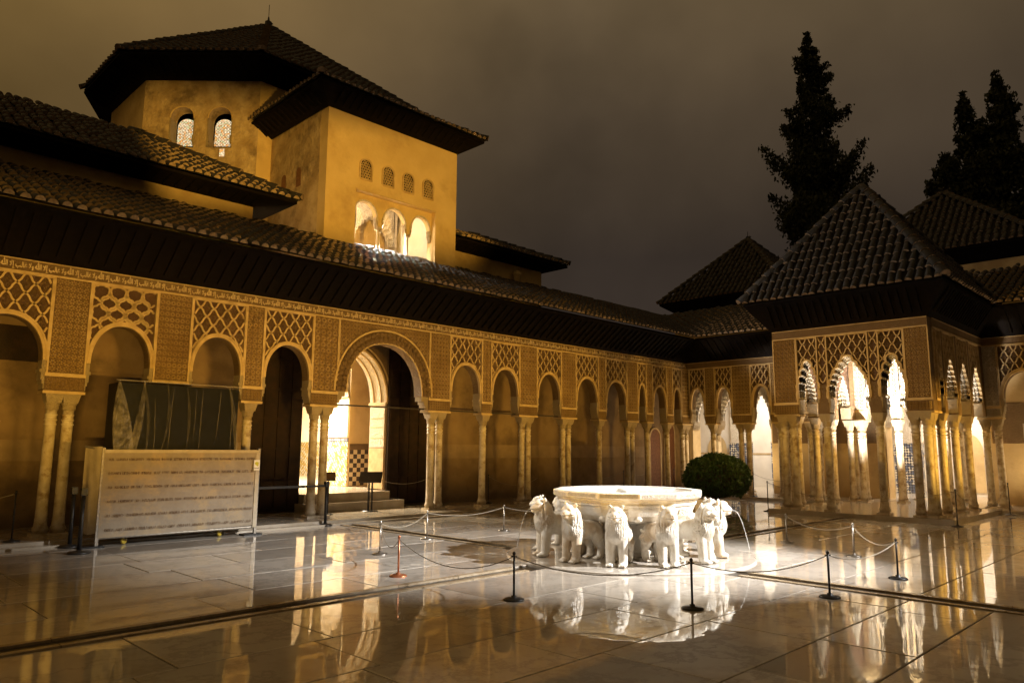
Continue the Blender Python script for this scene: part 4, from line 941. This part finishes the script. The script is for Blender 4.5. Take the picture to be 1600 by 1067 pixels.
for i in range(12):
    a0 = rot + 2 * math.pi * i / 12; a1 = rot + 2 * math.pi * (i + 1) / 12; am = (a0 + a1) / 2
    q = lambda r, s_, z: Vector((r * math.cos(a0), r * math.sin(a0), z)).lerp(Vector((r * math.cos(a1), r * math.sin(a1), z)), s_)
    MB().hexa([q(1.293, .05, .972), q(1.293, .95, .972), q(1.28, .95, .972), q(1.28, .05, .972), q(1.293, .05, 1.028), q(1.293, .95, 1.028), q(1.28, .95, 1.028), q(1.28, .05, 1.028)]).build('inscribed_band', M['band'] if 'band' in M else 'fmarble', fb)
    if i % 2: MB().hexa([q(1.135, .28, .69), q(1.135, .72, .69), q(1.10, .72, .69), q(1.10, .28, .69), q(1.18, .28, .80), q(1.18, .72, .80), q(1.13, .72, .80), q(1.13, .28, .80)]).build('relief_panel', 'stucco_white', fb)
    lm = MB(); lm.ball(q(1.08, .0, .655), (.07, .07, .05), 8, 5); lm.build('corner_boss', 'fmarble', fb, True)
MB().lathe([(1.12, .985), (0.0, .985)], 48, cap=False).build('water', 'water', fb)
MB().lathe([(.20, .86), (.20, 1.02), (.17, 1.055), (.10, 1.075), (.04, 1.08), (.0, 1.08)], 20, cap=False).build('spout_head', 'fmarble', fb, True)
# one lion, carved from joined masses
def lion_mesh():
    m = MB()
    def cone(p, q, r0, r1, n=14): m.tube([p, tuple((p[i] + q[i]) / 2 for i in range(3)), q], [r0, (r0 + r1) / 2, r1], n)
    for c, r in (((-.40, 0, .47), (.17, .165, .165)), ((-.25, 0, .49), (.20, .155, .155)), ((-.08, 0, .50), (.22, .165, .165)), ((.08, 0, .52), (.17, .18, .20)), ((.14, 0, .60), (.155, .185, .22)), ((.19, 0, .52), (.12, .16, .18)), ((.155, 0, .71), (.14, .172, .17)), ((.14, 0, .78), (.085, .135, .11)), ((.21, 0, .79), (.125, .125, .13)), ((.235, 0, .835), (.10, .105, .085)),
                 ((.295, 0, .775), (.09, .086, .076)), ((.325, 0, .765), (.07, .068, .058)), ((.30, 0, .722), (.075, .062, .038)), ((.36, 0, .788), (.03, .038, .027)), ((.27, .062, .845), (.045, .035, .022)), ((.27, -.062, .845), (.045, .035, .022)), ((.28, 0, .83), (.06, .03, .045)), ((.25, .085, .77), (.06, .04, .055)), ((.25, -.085, .77), (.06, .04, .055))):
        m.ball(c, r, 20, 14)
    for s in (1, -1):
        m.ball((.175, s * .098, .905), (.022, .036, .042), 12, 8); m.ball((.165, s * .075, .885), (.03, .04, .035), 10, 7)
        cone((.13, s * .09, .50), (.165, s * .10, .22), .10, .076); cone((.165, s * .10, .24), (.175, s * .10, .04), .076, .07)
        m.ball((.215, s * .10, .037), (.09, .074, .04), 14, 8)
        for t in (-.036, 0, .036): m.ball((.29, s * .10 + t * 1.2, .026), (.03, .017, .024), 8, 6)
        m.ball((-.40, s * .10, .38), (.14, .075, .17), 18, 12); cone((-.40, s * .11, .33), (-.485, s * .11, .20), .095, .068); cone((-.485, s * .11, .21), (-.455, s * .11, .04), .066, .06)
        m.ball((-.405, s * .105, .033), (.09, .06, .034), 14, 8)
        for t in (-.034, 0, .034): m.ball((-.325, s * .105 + t, .025), (.03, .016, .022), 8, 6)
        m.ball((.303, s * .05, .826), (.016, .018, .014), 8, 6)
    m.tube([(-.52, -.02, .50), (-.58, -.06, .42), (-.56, -.13, .36), (-.48, -.185, .36), (-.40, -.19, .42), (-.38, -.185, .48), (-.43, -.185, .51)], [.032, .03, .028, .027, .026, .03, .034], 10)
    me = m.mesh('lion_source', None); o = bpy.data.objects.new('lion_source', me); COL.objects.link(o)
    md = o.modifiers.new('r', 'REMESH'); md.mode = 'VOXEL'; md.voxel_size = .0105; sm = o.modifiers.new('s', 'SMOOTH'); sm.iterations = 5; sm.factor = .5
    dg = bpy.context.evaluated_depsgraph_get(); dg.update(); r = bpy.data.meshes.new_from_object(o.evaluated_get(dg)); bpy.data.objects.remove(o)
    for v in r.vertices:                     # cut the eyes, mouth, nostrils and the edge of the mane into the block
        x, y, z = v.co; ay = abs(y)
        g = math.exp(-(((x - .315) / .022) ** 2 + ((ay - .058) / .016) ** 2 + ((z - .822) / .013) ** 2)) * .028
        if x > .24 and z > .69: g += math.exp(-((z - .742 - .10 * (ay - .02)) / .007) ** 2) * .034 * min(1, (x - .24) / .05)
        g += math.exp(-(((x - .375) / .03) ** 2 + ((ay - .018) / .009) ** 2 + ((z - .782) / .010) ** 2)) * .022
        d = math.hypot(ay, z - .785)
        if x > .13 and z > .62: v.co.y -= math.copysign(math.exp(-((x - .205) / .012) ** 2) * .022 * min(1, ay / .06), y)
        v.co.x -= g
    r.materials.clear(); r.materials.append(M['lion']); r.shade_smooth(); r.name = 'lion'; return r
LION = lion_mesh()
for ch_ in fb.children: ch_.scale = (FS, FS, 1)
lab = {0: 'marble lion facing the camera in front of the basin', 1: 'marble lion right of the front one, head turned to the right', 2: 'marble lion in right foreground seen three quarters, near the basin edge', 3: 'marble lion spouting water at the far right of the fountain', 4: 'marble lion behind the basin on the right, only its head clear', 5: 'marble lion hidden behind the basin, right of centre', 6: 'marble lion directly behind the basin, mostly hidden',
       7: 'marble lion hidden behind the basin, left of centre', 8: 'marble lion behind the basin on the left, mostly hidden', 9: 'marble lion behind the leftmost lion, partly hidden by it', 10: 'marble lion spouting water at the far left of the fountain', 11: 'warm stained marble lion left of the front one'}
for k in range(12):
    a = R(209.5 + 30 * k); rr = 1.27 + random.uniform(-.02, .02)
    o = tag(link('stone_lion', LION, loc=(rr * math.cos(a), rr * math.sin(a), .03), rot=(0, 0, a + random.uniform(-.05, .05))), lab[k], 'lion statue', 'twelve lions carrying the basin'); s = random.uniform(.92, .965); o.scale = (s * 1.02, s, s)
for k, w in ((10, 'left'), (3, 'right')):
    a = R(209.5 + 30 * k); d = Vector((math.cos(a), math.sin(a), 0)); p0 = d * (1.27 + .375) + Vector((0, 0, .72 + .03)); pts = []
    for q in range(14):
        t = q / 13 * .37; pts.append(p0 + d * (.62 * t) + Vector((0, 0, .25 * t - 4.9 * t * t)))
    tag(MB().tube(pts, [.0045 + .003 * math.sin(i) ** 2 for i in range(14)], 6).build('water_jet', 'jet', smooth=True), 'thin water jet falling from the mouth of the %s lion' % ('far ' + w if w in ('left', 'right') else w), 'water jet', 'water jets')

# ------------------------------------------------------------------ stanchions, ropes
def stanchion_proto(name, h, mat, rb=.12):
    t = thing(name, (0, 0, 0), '', 'stanchion')
    MB().lathe([(rb, 0), (rb, .012), (rb * .9, .02), (.03, .028), (.03, .05)], 20).build('base', mat, t, True, True)
    MB().lathe([(.013, .02), (.013, h - .03)], 10).build('post', mat, t, True, True)
    c = MB(); c.ball((0, 0, h - .02), (.02, .02, .025), 10, 6); c.tube([(-.035, 0, h - .05), (.035, 0, h - .05)], .008, 6); c.build('cap', mat, t, True, True)
    return t
posts = {}
def place(proto, key, x, y, z, label, group, first=[]):
    if proto not in first: o = proto; first.append(proto)
    else: o = copy_tree(proto)
    o.location = (x, y, z); o.rotation_euler.z = random.uniform(0, 3); o['label'] = label; o['group'] = group; o['category'] = 'stanchion'; return o
sl = stanchion_proto('low_stanchion', .53, 'steel'); sd = stanchion_proto('low_stanchion', .53, 'black'); sc_ = stanchion_proto('low_stanchion', .53, 'copper'); tl = stanchion_proto('tall_stanchion', .84, 'black', .13)
G1 = 'low rope posts round the fountain'; G2 = 'tall black rope posts along the galleries'
P = {}
for k, pr_, x, y, lb_ in (('A', sd, -3.89, -1.23, 'dark low rope post in front of the leftmost lion'), ('B', sd, -2.82, -2.88, 'dark low rope post nearest the camera, below the front lions'), ('C', sd, -1.09, -3.66, 'dark low rope post right of the fountain, beside the right runnel'),
                          ('D', sd, .87, -3.79, 'low rope post farthest right of the fountain ring'), ('E', sc_, -3.91, .92, 'copper coloured low rope post left of the fountain'), ('F', sl, -2.91, 2.76, 'pale low rope post behind the copper one'), ('G', sl, -1.09, 3.83, 'pale low rope post by the runnel to the portal'),
                          ('H', sl, .98, 3.87, 'pale low rope post just left of the leftmost lion'), ('I', sl, 2.61, -2.58, 'low rope post right of the right spouting lion'), ('J', sl, 3.57, -1.02, 'low rope post between the fountain and the pavilion')):
    place(pr_, k, x, y, .0, lb_, G1); P[k] = Vector((x, y, .48))
for k, x, y, z, lb_ in (('K', 10.0, 2.45, 0, 'black rope post at the left corner of the pavilion platform'), ('L', 9.37, -2.40, 0, 'black rope post at the right corner of the pavilion platform'), ('M', 13.54, -2.61, .035, 'black rope post against the lit wall at right edge'), ('N', 14.6, 5.2, GF, 'black rope post right of the clipped bush'),
                        ('O', -6.95, 7.62, GF, 'black rope post at the left edge before the paired columns'), ('T', -.62, 8.75, GF, 'black rope post on the portal steps, left of the sign'), ('W', 5.15, 8.75, GF, 'black rope post in the gallery right of the portal'), ('X', 12.3, 9.1, GF, 'black rope post deep in the left gallery above the basin'), ('Y', 15.5, 9.0, GF, 'black rope post beside the red gallery doors')):
    place(tl, k, x, y, z, lb_, G2); P[k] = Vector((x, y, z + .79))
def rope(a, b, sag, label, r=.0062, mat='rope'):
    a = P[a] if isinstance(a, str) else Vector(a); b = P[b] if isinstance(b, str) else Vector(b)
    pts = [a.lerp(b, i / 16) - Vector((0, 0, sag * 4 * (i / 16) * (1 - i / 16))) for i in range(17)]
    tag(MB().tube(pts, r, 6).build('rope', mat, smooth=True), label, 'rope', 'ropes slung between posts')
rope('E', 'A', .24, 'rope from the copper post to the post before the leftmost lion'); rope('A', 'B', .17, 'rope slung across the front of the fountain, left span'); rope('B', 'C', .14, 'rope slung across the front of the fountain, right span'); rope('C', 'D', .12, 'rope at right of the fountain by the runnel')
rope('E', 'F', .22, 'pale rope behind the copper post'); rope('F', 'G', .14, 'rope between the two pale posts left of the fountain'); rope('G', 'H', .10, 'rope near the runnel leading to the portal'); rope('H', (2.6, 3.2, .45), .1, 'rope passing behind the leftmost lion'); rope('D', 'I', .14, 'rope right of the fountain between the far right posts'); rope('I', 'J', .14, 'rope between fountain and pavilion')
rope('K', 'L', .36, 'pale rope across the pavilion front'); rope('L', 'M', .5, 'pale rope looping from the pavilion corner to the right wall'); rope('O', (-8.6, 7.9, .8), .12, 'pale rope at the left edge'); rope('N', (15.1, 3.6, .8), .2, 'pale rope right of the bush')
rope('W', (7.9, 9.3, .75), .25, 'rope in the gallery right of the portal'); rope((1.15, 8.9, .95), (3.4, 9.2, .9), .2, 'pale rope right of the lectern'); rope('X', (14.2, 9.3, .8), .12, 'rope in the far left gallery'); rope('T', (-.2, 9.5, .9), .15, 'rope beside the portal sign'); rope('X', (9.9, 9.2, .5), .05, 'slack rope in the gallery above the basin')
def belt_post(x, y, h, label, z=0):
    t = thing('belt_post', (x, y, z), label, 'barrier post', 'black belt barrier posts')
    MB().lathe([(.17, 0), (.17, .02), (.15, .035), (.04, .05), (.035, .06)], 20).build('base', 'black', t, True, True); MB().lathe([(.032, .04), (.032, h - .12)], 14).build('post', 'black', t, True, True); MB().box(-.045, .045, -.045, .045, h - .12, h).build('belt_head', 'black', t, local=True)
    return t
belt_post(-6.35, 6.05, 1.02, 'black belt post standing before the wrapped barrier'); belt_post(-1.22, 7.20, .95, 'black belt post left of the portal columns'); belt_post(-6.25, 6.95, 1.0, 'black belt post half hidden behind the wrapped barrier')
tag(MB().box(-3.0, -1.25, 7.19, 7.21, .83, .88).build('barrier_belt', 'belt'), 'black belt stretched left of the portal columns', 'belt')
# info sign and lectern by the portal
sg = thing('sign_stand', (-.30, 8.62, GF), 'small black sign on a thin stand at the portal steps', 'sign')
MB().lathe([(.13, 0), (.13, .012), (.02, .02)], 16).build('base', 'black', sg, True, True); MB().lathe([(.014, .01), (.014, .82)], 8).build('post', 'black', sg, True, True)
o = MB().box(-.16, .16, -.012, .012, 0, .22).build('sign_board', 'black', sg, local=True); o.location = (0, 0, .80); o.rotation_euler = (R(-25), 0, R(-30))
o2 = MB().box(-.13, .13, -.015, -.0125, .03, .19).build('notice', 'paper_mark', o, local=True)
lc = thing('lectern_sign', (.98, 8.72, GF), 'black slanted lectern sign in the gallery before the portal', 'sign')
MB().lathe([(.2, 0), (.2, .012), (.02, .02)], 16).build('base', 'black', lc, True, True)
for q in (-.05, .05): MB().box(q - .018, q + .018, -.018, .018, .01, .85).build('post', 'black', lc, local=True)
o = MB().box(-.28, .28, -.2, .2, 0, .03).build('desk', 'black', lc, local=True); o.location = (0, 0, .84); o.rotation_euler = (R(38), 0, R(-40))

# ------------------------------------------------------------------ wrapped barrier and cabinet
br = thing('wrapped_barrier', (-4.5, 6.65, 0), 'waist high barrier of brown printed wrapping on a metal frame', 'barrier')
bx0, bx1, by = -5.93, -3.14, 6.60
def cloth(p0, p1, z0, z1, amp, seed, low=0):
    r = random.Random(seed); mb = MB(); nx, nz_ = 26, 12; ph = [r.uniform(0, 6) for _ in range(6)]
    d = Vector((p1[0] - p0[0], p1[1] - p0[1])); n = Vector((-d.y, d.x)).normalized()
    for j in range(nz_ + 1):
        for i in range(nx + 1):
            s, t = i / nx, j / nz_; w = amp * math.sin(math.pi * s) * (math.sin(5 * s + ph[0]) + .6 * math.sin(9 * s + 4 * t + ph[1])) * (.4 + .6 * math.sin(math.pi * t)); zz = z0 + (z1 - z0) * t - (low * math.sin(math.pi * s) * (1 - t)) + .035 * (1 - t) * (s - .5) * (1 if low == 0 else -1)
            mb.v.append((p0[0] + d.x * s + n.x * w, p0[1] + d.y * s + n.y * w, zz))
    for j in range(nz_):
        for i in range(nx): k = j * (nx + 1) + i; mb.f.append((k, k + 1, k + nx + 2, k + nx + 1))
    return mb
fr_ = cloth((bx0, by), (bx1, by), .17, 1.60, .012, 5).build('wrapping_sheet', 'kraft', br, True)
cloth((-6.14, 6.93), (bx0 - .03, by + .02), .26, 1.68, .03, 8, .05).build('side_sheet', 'kraft_pale', br, True)  # paler than the front sheet: light on this side put into the colour
cloth((bx1 + .02, by + .02), (-2.75, 7.5), .2, 1.66, .03, 9).build('side_sheet', 'kraft', br, True)
for (p, q) in (((bx0, by + .03, 1.61), (bx1, by + .03, 1.61)), ((bx0, by + .03, .15), (bx1, by + .03, .15)), ((-6.14, 6.93, 1.68), (bx0, by + .03, 1.62))): MB().tube([p, q], .022, 8).build('rail', 'frame', br)
MB().box(bx0, bx1, by - .012, by - .004, 1.575, 1.63).build('edge_batten', 'kraft_pale', br); MB().box(bx1 - .06, bx1 + .01, by - .014, by - .004, .15, 1.574).build('edge_batten', 'kraft_pale', br)
for x, y in ((bx0 - .01, by + .03), (bx1 + .01, by + .03)):
    MB().box(x - .025, x + .025, y - .025, y + .025, .03, 1.66).build('post', 'frame', br); MB().box(x - .26, x + .1, y - .12, y + .12, 0, .03).build('foot', 'black', br)
r = random.Random(4)                       # rows of brown print, too small to read
for row in range(6):
    z = 1.44 - row * .236; mb = MB(); x = bx0 + .06 + r.uniform(0, .04)
    while x < bx1 - .10:
        wl = r.randint(3, 12)
        for _ in range(wl):
            w = r.choice((.018, .022, .026))
            if x + w > bx1 - .09: break
            dz = -.012 * (x - bx0) / (bx1 - bx0) * 0
            for s in range(r.randint(1, 2)): q = x + s * w * .55; mb.add([(q, by - .034, z), (q + .006, by - .034, z), (q + .006, by - .034, z + .042), (q, by - .034, z + .042)], [(0, 1, 2, 3)])
            zz = z + r.choice((0, .018, .034)); mb.add([(x, by - .0345, zz), (x + w * .8, by - .0345, zz), (x + w * .8, by - .0345, zz + .008), (x, by - .0345, zz + .008)], [(0, 1, 2, 3)])
            x += w
        x += r.uniform(.02, .05)
    mb.build('print_line', 'paper_mark', br, kind='stuff')
cdn = MB().box(bx1 - .115, bx1 + .005, by - .05, by - .045, 1.24, 1.44).build('notice_card', 'card', br)
em = MB(); em.ball((bx1 - .055, by - .051, 1.372), (.042, .002, .032), 12, 6); em.add([(bx1 - .097, by - .052, 1.36), (bx1 - .055, by - .052, 1.325), (bx1 - .03, by - .052, 1.31), (bx1 - .02, by - .052, 1.345), (bx1 - .05, by - .052, 1.35)], [(0, 1, 2, 3, 4)]); em.build('emblem', 'yellow', cdn, local=True)
pk = MB(); 
for q in range(5): pk.box(bx1 - .10 + q * .018, bx1 - .089 + q * .018, by - .0525, by - .0505, 1.272, 1.296 if q in (0, 4) else 1.288)
pk.build('caption', 'paper_mark', cdn, local=True)
cb = thing('wrapped_cabinet', (-4.65, 7.0, 0), 'tall black cabinet under clear plastic sheeting behind the barrier', 'cabinet')
MB().box(-5.76, -3.56, 6.74, 7.26, .22, 2.80).build('cabinet', 'panel_black', cb); MB().box(-5.76, -3.56, 6.74, 7.04, .16, .219).build('plinth', 'frame', cb)
for x in (-5.45, -3.75):
    w = MB(); w.lathe([(.02, -.02), (.07, -.02), (.075, 0), (.07, .02), (.02, .02)], 14); me = w.mesh('caster', 'caster', True); o = link('caster', me, cb, loc=(x, 6.8, .076)); o.rotation_euler = (R(90), 0, R(40))
    MB().box(x - .03, x + .03, 6.77, 6.83, .09, .16).build('caster_fork', 'black', cb)
def sheet(u0, u1, z0, z1, seed):
    mb = MB(); nx, nz_ = 150, 24; r = random.Random(seed); fl = [(r.uniform(.05, .95), r.uniform(.006, .016), r.uniform(-.06, .06), r.uniform(.03, .08)) for _ in range(18)]
    for j in range(nz_ + 1):
        for i in range(nx + 1):
            s, t = i / nx, j / nz_; y = 6.715 - .02 * math.sin(7 * s + 3 * t)
            for c, w, k, h in fl: y -= h * math.exp(-((s - c - k * (1 - t)) / w) ** 2) * (.25 + .75 * (1 - t))
            mb.v.append((u0 + (u1 - u0) * s, y, z0 + (z1 - z0) * t))
    for j in range(nz_):
        for i in range(nx): k = j * (nx + 1) + i; mb.f.append((k, k + 1, k + nx + 2, k + nx + 1))
    return mb
sh = sheet(-5.80, -3.42, .6, 2.835, 2).build('plastic_sheet', 'plastic', cb, True)
MB().add([(-5.80, 6.70, 2.84), (-3.42, 6.70, 2.84), (-3.42, 7.3, 2.84), (-5.80, 7.3, 2.84)], [(0, 1, 2, 3)]).build('plastic_top', 'plastic', cb)
MB().add([(-3.42, 6.70, .7), (-3.42, 7.3, .7), (-3.42, 7.3, 2.84), (-3.42, 6.70, 2.84)], [(0, 1, 2, 3)]).build('plastic_side', 'plastic', cb)
fm = MB(); fm.tube([(-5.8, 6.7, 2.845), (-3.42, 6.7, 2.845)], .011, 6); fm.build('taped_edge', 'fold', cb)
def fold(pts, y):
    mb = MB(); n = 12; L, Rr = [], []
    for i in range(n + 1):
        t = i / n
        f = lambda a: [a[0] + (a[1] - a[0]) * t + a[2] * math.sin(math.pi * t)][0]
        L.append((f(pts[0]), y - .03 * math.sin(math.pi * t * .9), 2.83 - 1.25 * t)); Rr.append((f(pts[1]), y - .08 * math.sin(math.pi * t) - .01, 2.83 - 1.25 * t))
    mid = [((a[0] + b[0]) / 2, min(a[1], b[1]) - .05 * math.sin(math.pi * i / n), a[2]) for i, (a, b) in enumerate(zip(L, Rr))]
    mb.strip(L, mid); mb.strip(mid, Rr); return mb
fold(((-5.78, -5.78, -.06), (-5.76, -5.45, .02)), 6.66).build('plastic_fold', 'fold', cb, True); fold(((-5.36, -5.56, .0), (-5.34, -5.42, .02)), 6.65).build('plastic_fold', 'fold', cb, True); fold(((-3.80, -3.62, .0), (-3.78, -3.56, .02)), 6.66).build('plastic_fold', 'fold', cb, True)
fold(((-5.36, -5.26, .03), (-5.35, -5.24, .04)), 6.66).build('plastic_fold', 'fold', cb, True); fold(((-4.6, -4.55, .02), (-4.59, -4.54, .025)), 6.67).build('plastic_fold', 'fold', cb, True); fold(((-4.95, -5.0, .05), (-4.94, -4.985, .055)), 6.67).build('plastic_fold', 'fold', cb, True)

rc = random.Random(21)
for x in (-5.15, -4.83, -4.42, -4.30, -3.95, -3.72):      # pale strips put in for the highlights along long creases
    z = rc.uniform(2.5, 2.8); pts = [(x, 6.655, z)]; dx = rc.uniform(-.006, .006); L_ = rc.randint(7, 13)
    for k in range(L_): x += dx + rc.gauss(0, .003); z -= .105; pts.append((x, 6.65 + rc.uniform(-.01, .008), max(1.2, z)))
    n_ = len(pts); MB().tube(pts, [.0008 + .0035 * math.sin(math.pi * i / (n_ - 1)) for i in range(n_)], 5).build('crease_highlight', 'fold', cb, True)
# ------------------------------------------------------------------ plants
def leaf_mesh(pts, size, rng, name, mat, dirs=None):
    v = []; f = []
    for i, p in enumerate(pts):
        s = size * rng.uniform(.6, 1.3); e = Euler((rng.uniform(0, 6.3), rng.uniform(0, 6.3), rng.uniform(0, 6.3))).to_matrix(); a = e @ Vector((s, 0, 0)); b = e @ Vector((0, s * .5, 0)); o = len(v); p = Vector(p)
        v += [tuple(p - a), tuple(p - b * 1.0), tuple(p + a), tuple(p + b)]; f.append((o, o + 1, o + 2, o + 3))
    me = bpy.data.meshes.new(name); me.from_pydata(v, [], f); me.materials.append(M[mat]); return me
rg = random.Random(5)
bs = thing('clipped_bush', (10.82, 4.48, 0), 'round clipped dark green bush standing right behind the fountain', 'bush')
pts = []
for i in range(13000):
    d = Vector((rg.gauss(0, 1), rg.gauss(0, 1), rg.gauss(0, 1))).normalized(); k = 1.02 - abs(rg.gauss(0, .07)); lump = 1 + .06 * math.sin(7 * d.x + 3 * d.z) * math.sin(6 * d.y + 2) + .03 * math.sin(15 * d.x + 11 * d.z + 5 * d.y)
    if d.z < -.75: continue
    pts.append((10.82 + d.x * .99 * k * lump, 4.48 + d.y * .99 * k * lump, .84 + d.z * .73 * k * lump))
link('foliage', leaf_mesh(pts, .042, rg, 'foliage', 'leaf'), bs)
core = MB(); core.ball((10.82, 4.48, .84), (.90, .90, .62), 20, 12); core.build('inner_twigs', 'bark', bs, True)
MB().lathe([(.11, 0), (.08, .15), (.07, .5)], 10, (10.82, 4.48, 0)).build('trunk', 'bark', bs, True)
def conifer(label, x, y, zb, zt, w, seed, leaders):
    rg = random.Random(seed); t = thing('conifer', (x, y, 0), label, 'tree', 'dark conifers beyond the roofs'); pts = []
    tr_ = MB()
    for (ox, oy, top, ws) in leaders:
        tr_.tube([(x, y, 0), (x + ox * .5, y + oy * .5, zb), (x + ox, y + oy, top)], [.45, .3, .03], 8)
        z = zb
        while z < top:
            f = (top - z) / (top - zb); rr = w * ws * (f ** .75) * (.75 + .25 * math.sin(z * 2.1 + seed)) + .15
            for q in range(int(50 + 200 * rr * rr * .4)):          # dense heart
                az = rg.uniform(0, 6.28); r_ = rr * .74 * math.sqrt(rg.random()); pts.append((x + ox + math.cos(az) * r_, y + oy + math.sin(az) * r_, z + rg.uniform(0, .5)))
            for b in range(4):                                    # limbs with hanging sprays
                az = rg.uniform(0, 6.28); L = rr * rg.choice((.7, .8, .9, 1.0, 1.2)); lift = rg.uniform(-.35, .30)
                for q in range(int(20 + L * 110)):
                    s = .25 + .75 * rg.random() ** .7; cx = L * s; sp = .06 + .16 * math.sin(math.pi * min(1, s * .9)) * min(1.3, L * .6)
                    pts.append((x + ox + math.cos(az) * cx + rg.gauss(0, sp), y + oy + math.sin(az) * cx + rg.gauss(0, sp), z + lift * L * s + .35 * L * s ** 3 - abs(rg.gauss(0, sp * 1.6))))
            z += .42
    link('crown', leaf_mesh(pts, .125, rg, 'crown', 'tree'), t); tr_.build('trunk', 'bark', t, True)
conifer('tall narrow dark conifer rising left of the pavilion roof', 30, 8.6, 10, 25.2, 3.7, 3, [(0, 0, 25.3, 1)])
conifer('broad dark conifer with several tips at the right edge', 30, -.4, 8, 20, 3.0, 8, [(0, .1, 19.7, .85), (.2, 1.6, 19.0, .85), (.4, -1.5, 19.0, .85), (.2, 2.6, 16.4, .9), (0, -2.6, 17.5, .9), (.3, .9, 17, 1.0)])
# ------------------------------------------------------------------ unseen blockers added to shape the floodlights, behind and beside the camera
for i, (p_, w_, t_, sp_, L_, h_) in enumerate(FLOODS):
    a = math.atan2(t_[1] - p_[1], t_[0] - p_[0]); wh = ('far left', 'left', 'middle', 'right', 'west')[i]
    t = thing('light_blocker', (p_[0], p_[1], 0), 'unseen black plates added to shade a line floodlight, %s of its row' % wh if i < 4 else 'unseen black plates added to shade the west line floodlight', 'light blocker', 'added light-blocking plates', a)
    MB().box(-.12, L_, -1.7, 1.7, .6 + h_, .62 + h_).build('top_plate', 'black', t, local=True); MB().box(-.12, -.10, -1.7, 1.7, 0, .6 + h_).build('back_plate', 'black', t, local=True)
    MB().box(L_ - .02, L_, -1.7, 1.7, 0, .6 + math.tan(R(1.4)) * L_).build('front_lip', 'black', t, local=True)
    for q in (-1.66, 1.64): MB().box(-.10, .3, q, q + .02, 0, .6 + h_).build('side_plate', 'black', t, local=True)
a = math.atan2(22.1, 10.2)
t = thing('light_blocker', (-8.2, -11.6, 0), 'unseen black slotted plates added to trim the tower light', 'light blocker', None, a)
zt_, zb_ = .8 + math.tan(R(23.6)) * 1.1, .8 + math.tan(R(15.3)) * 1.1  # unseen slot added to cut the tower beam off the roofs
MB().box(1.08, 1.10, -.82, .82, zt_, 2.2).build('front_plate', 'black', t, local=True); MB().box(1.08, 1.10, -.82, .82, 0, zb_).build('front_plate', 'black', t, local=True)
MB().box(1.055, 1.075, .098, .80, 0, .8 + math.tan(R(17.4)) * 1.06).build('baffle', 'black', t, local=True)
for q in (-.82, .80): MB().box(-.2, 1.07, q, q + .02, 0, 2.2).build('side_plate', 'black', t, local=True)
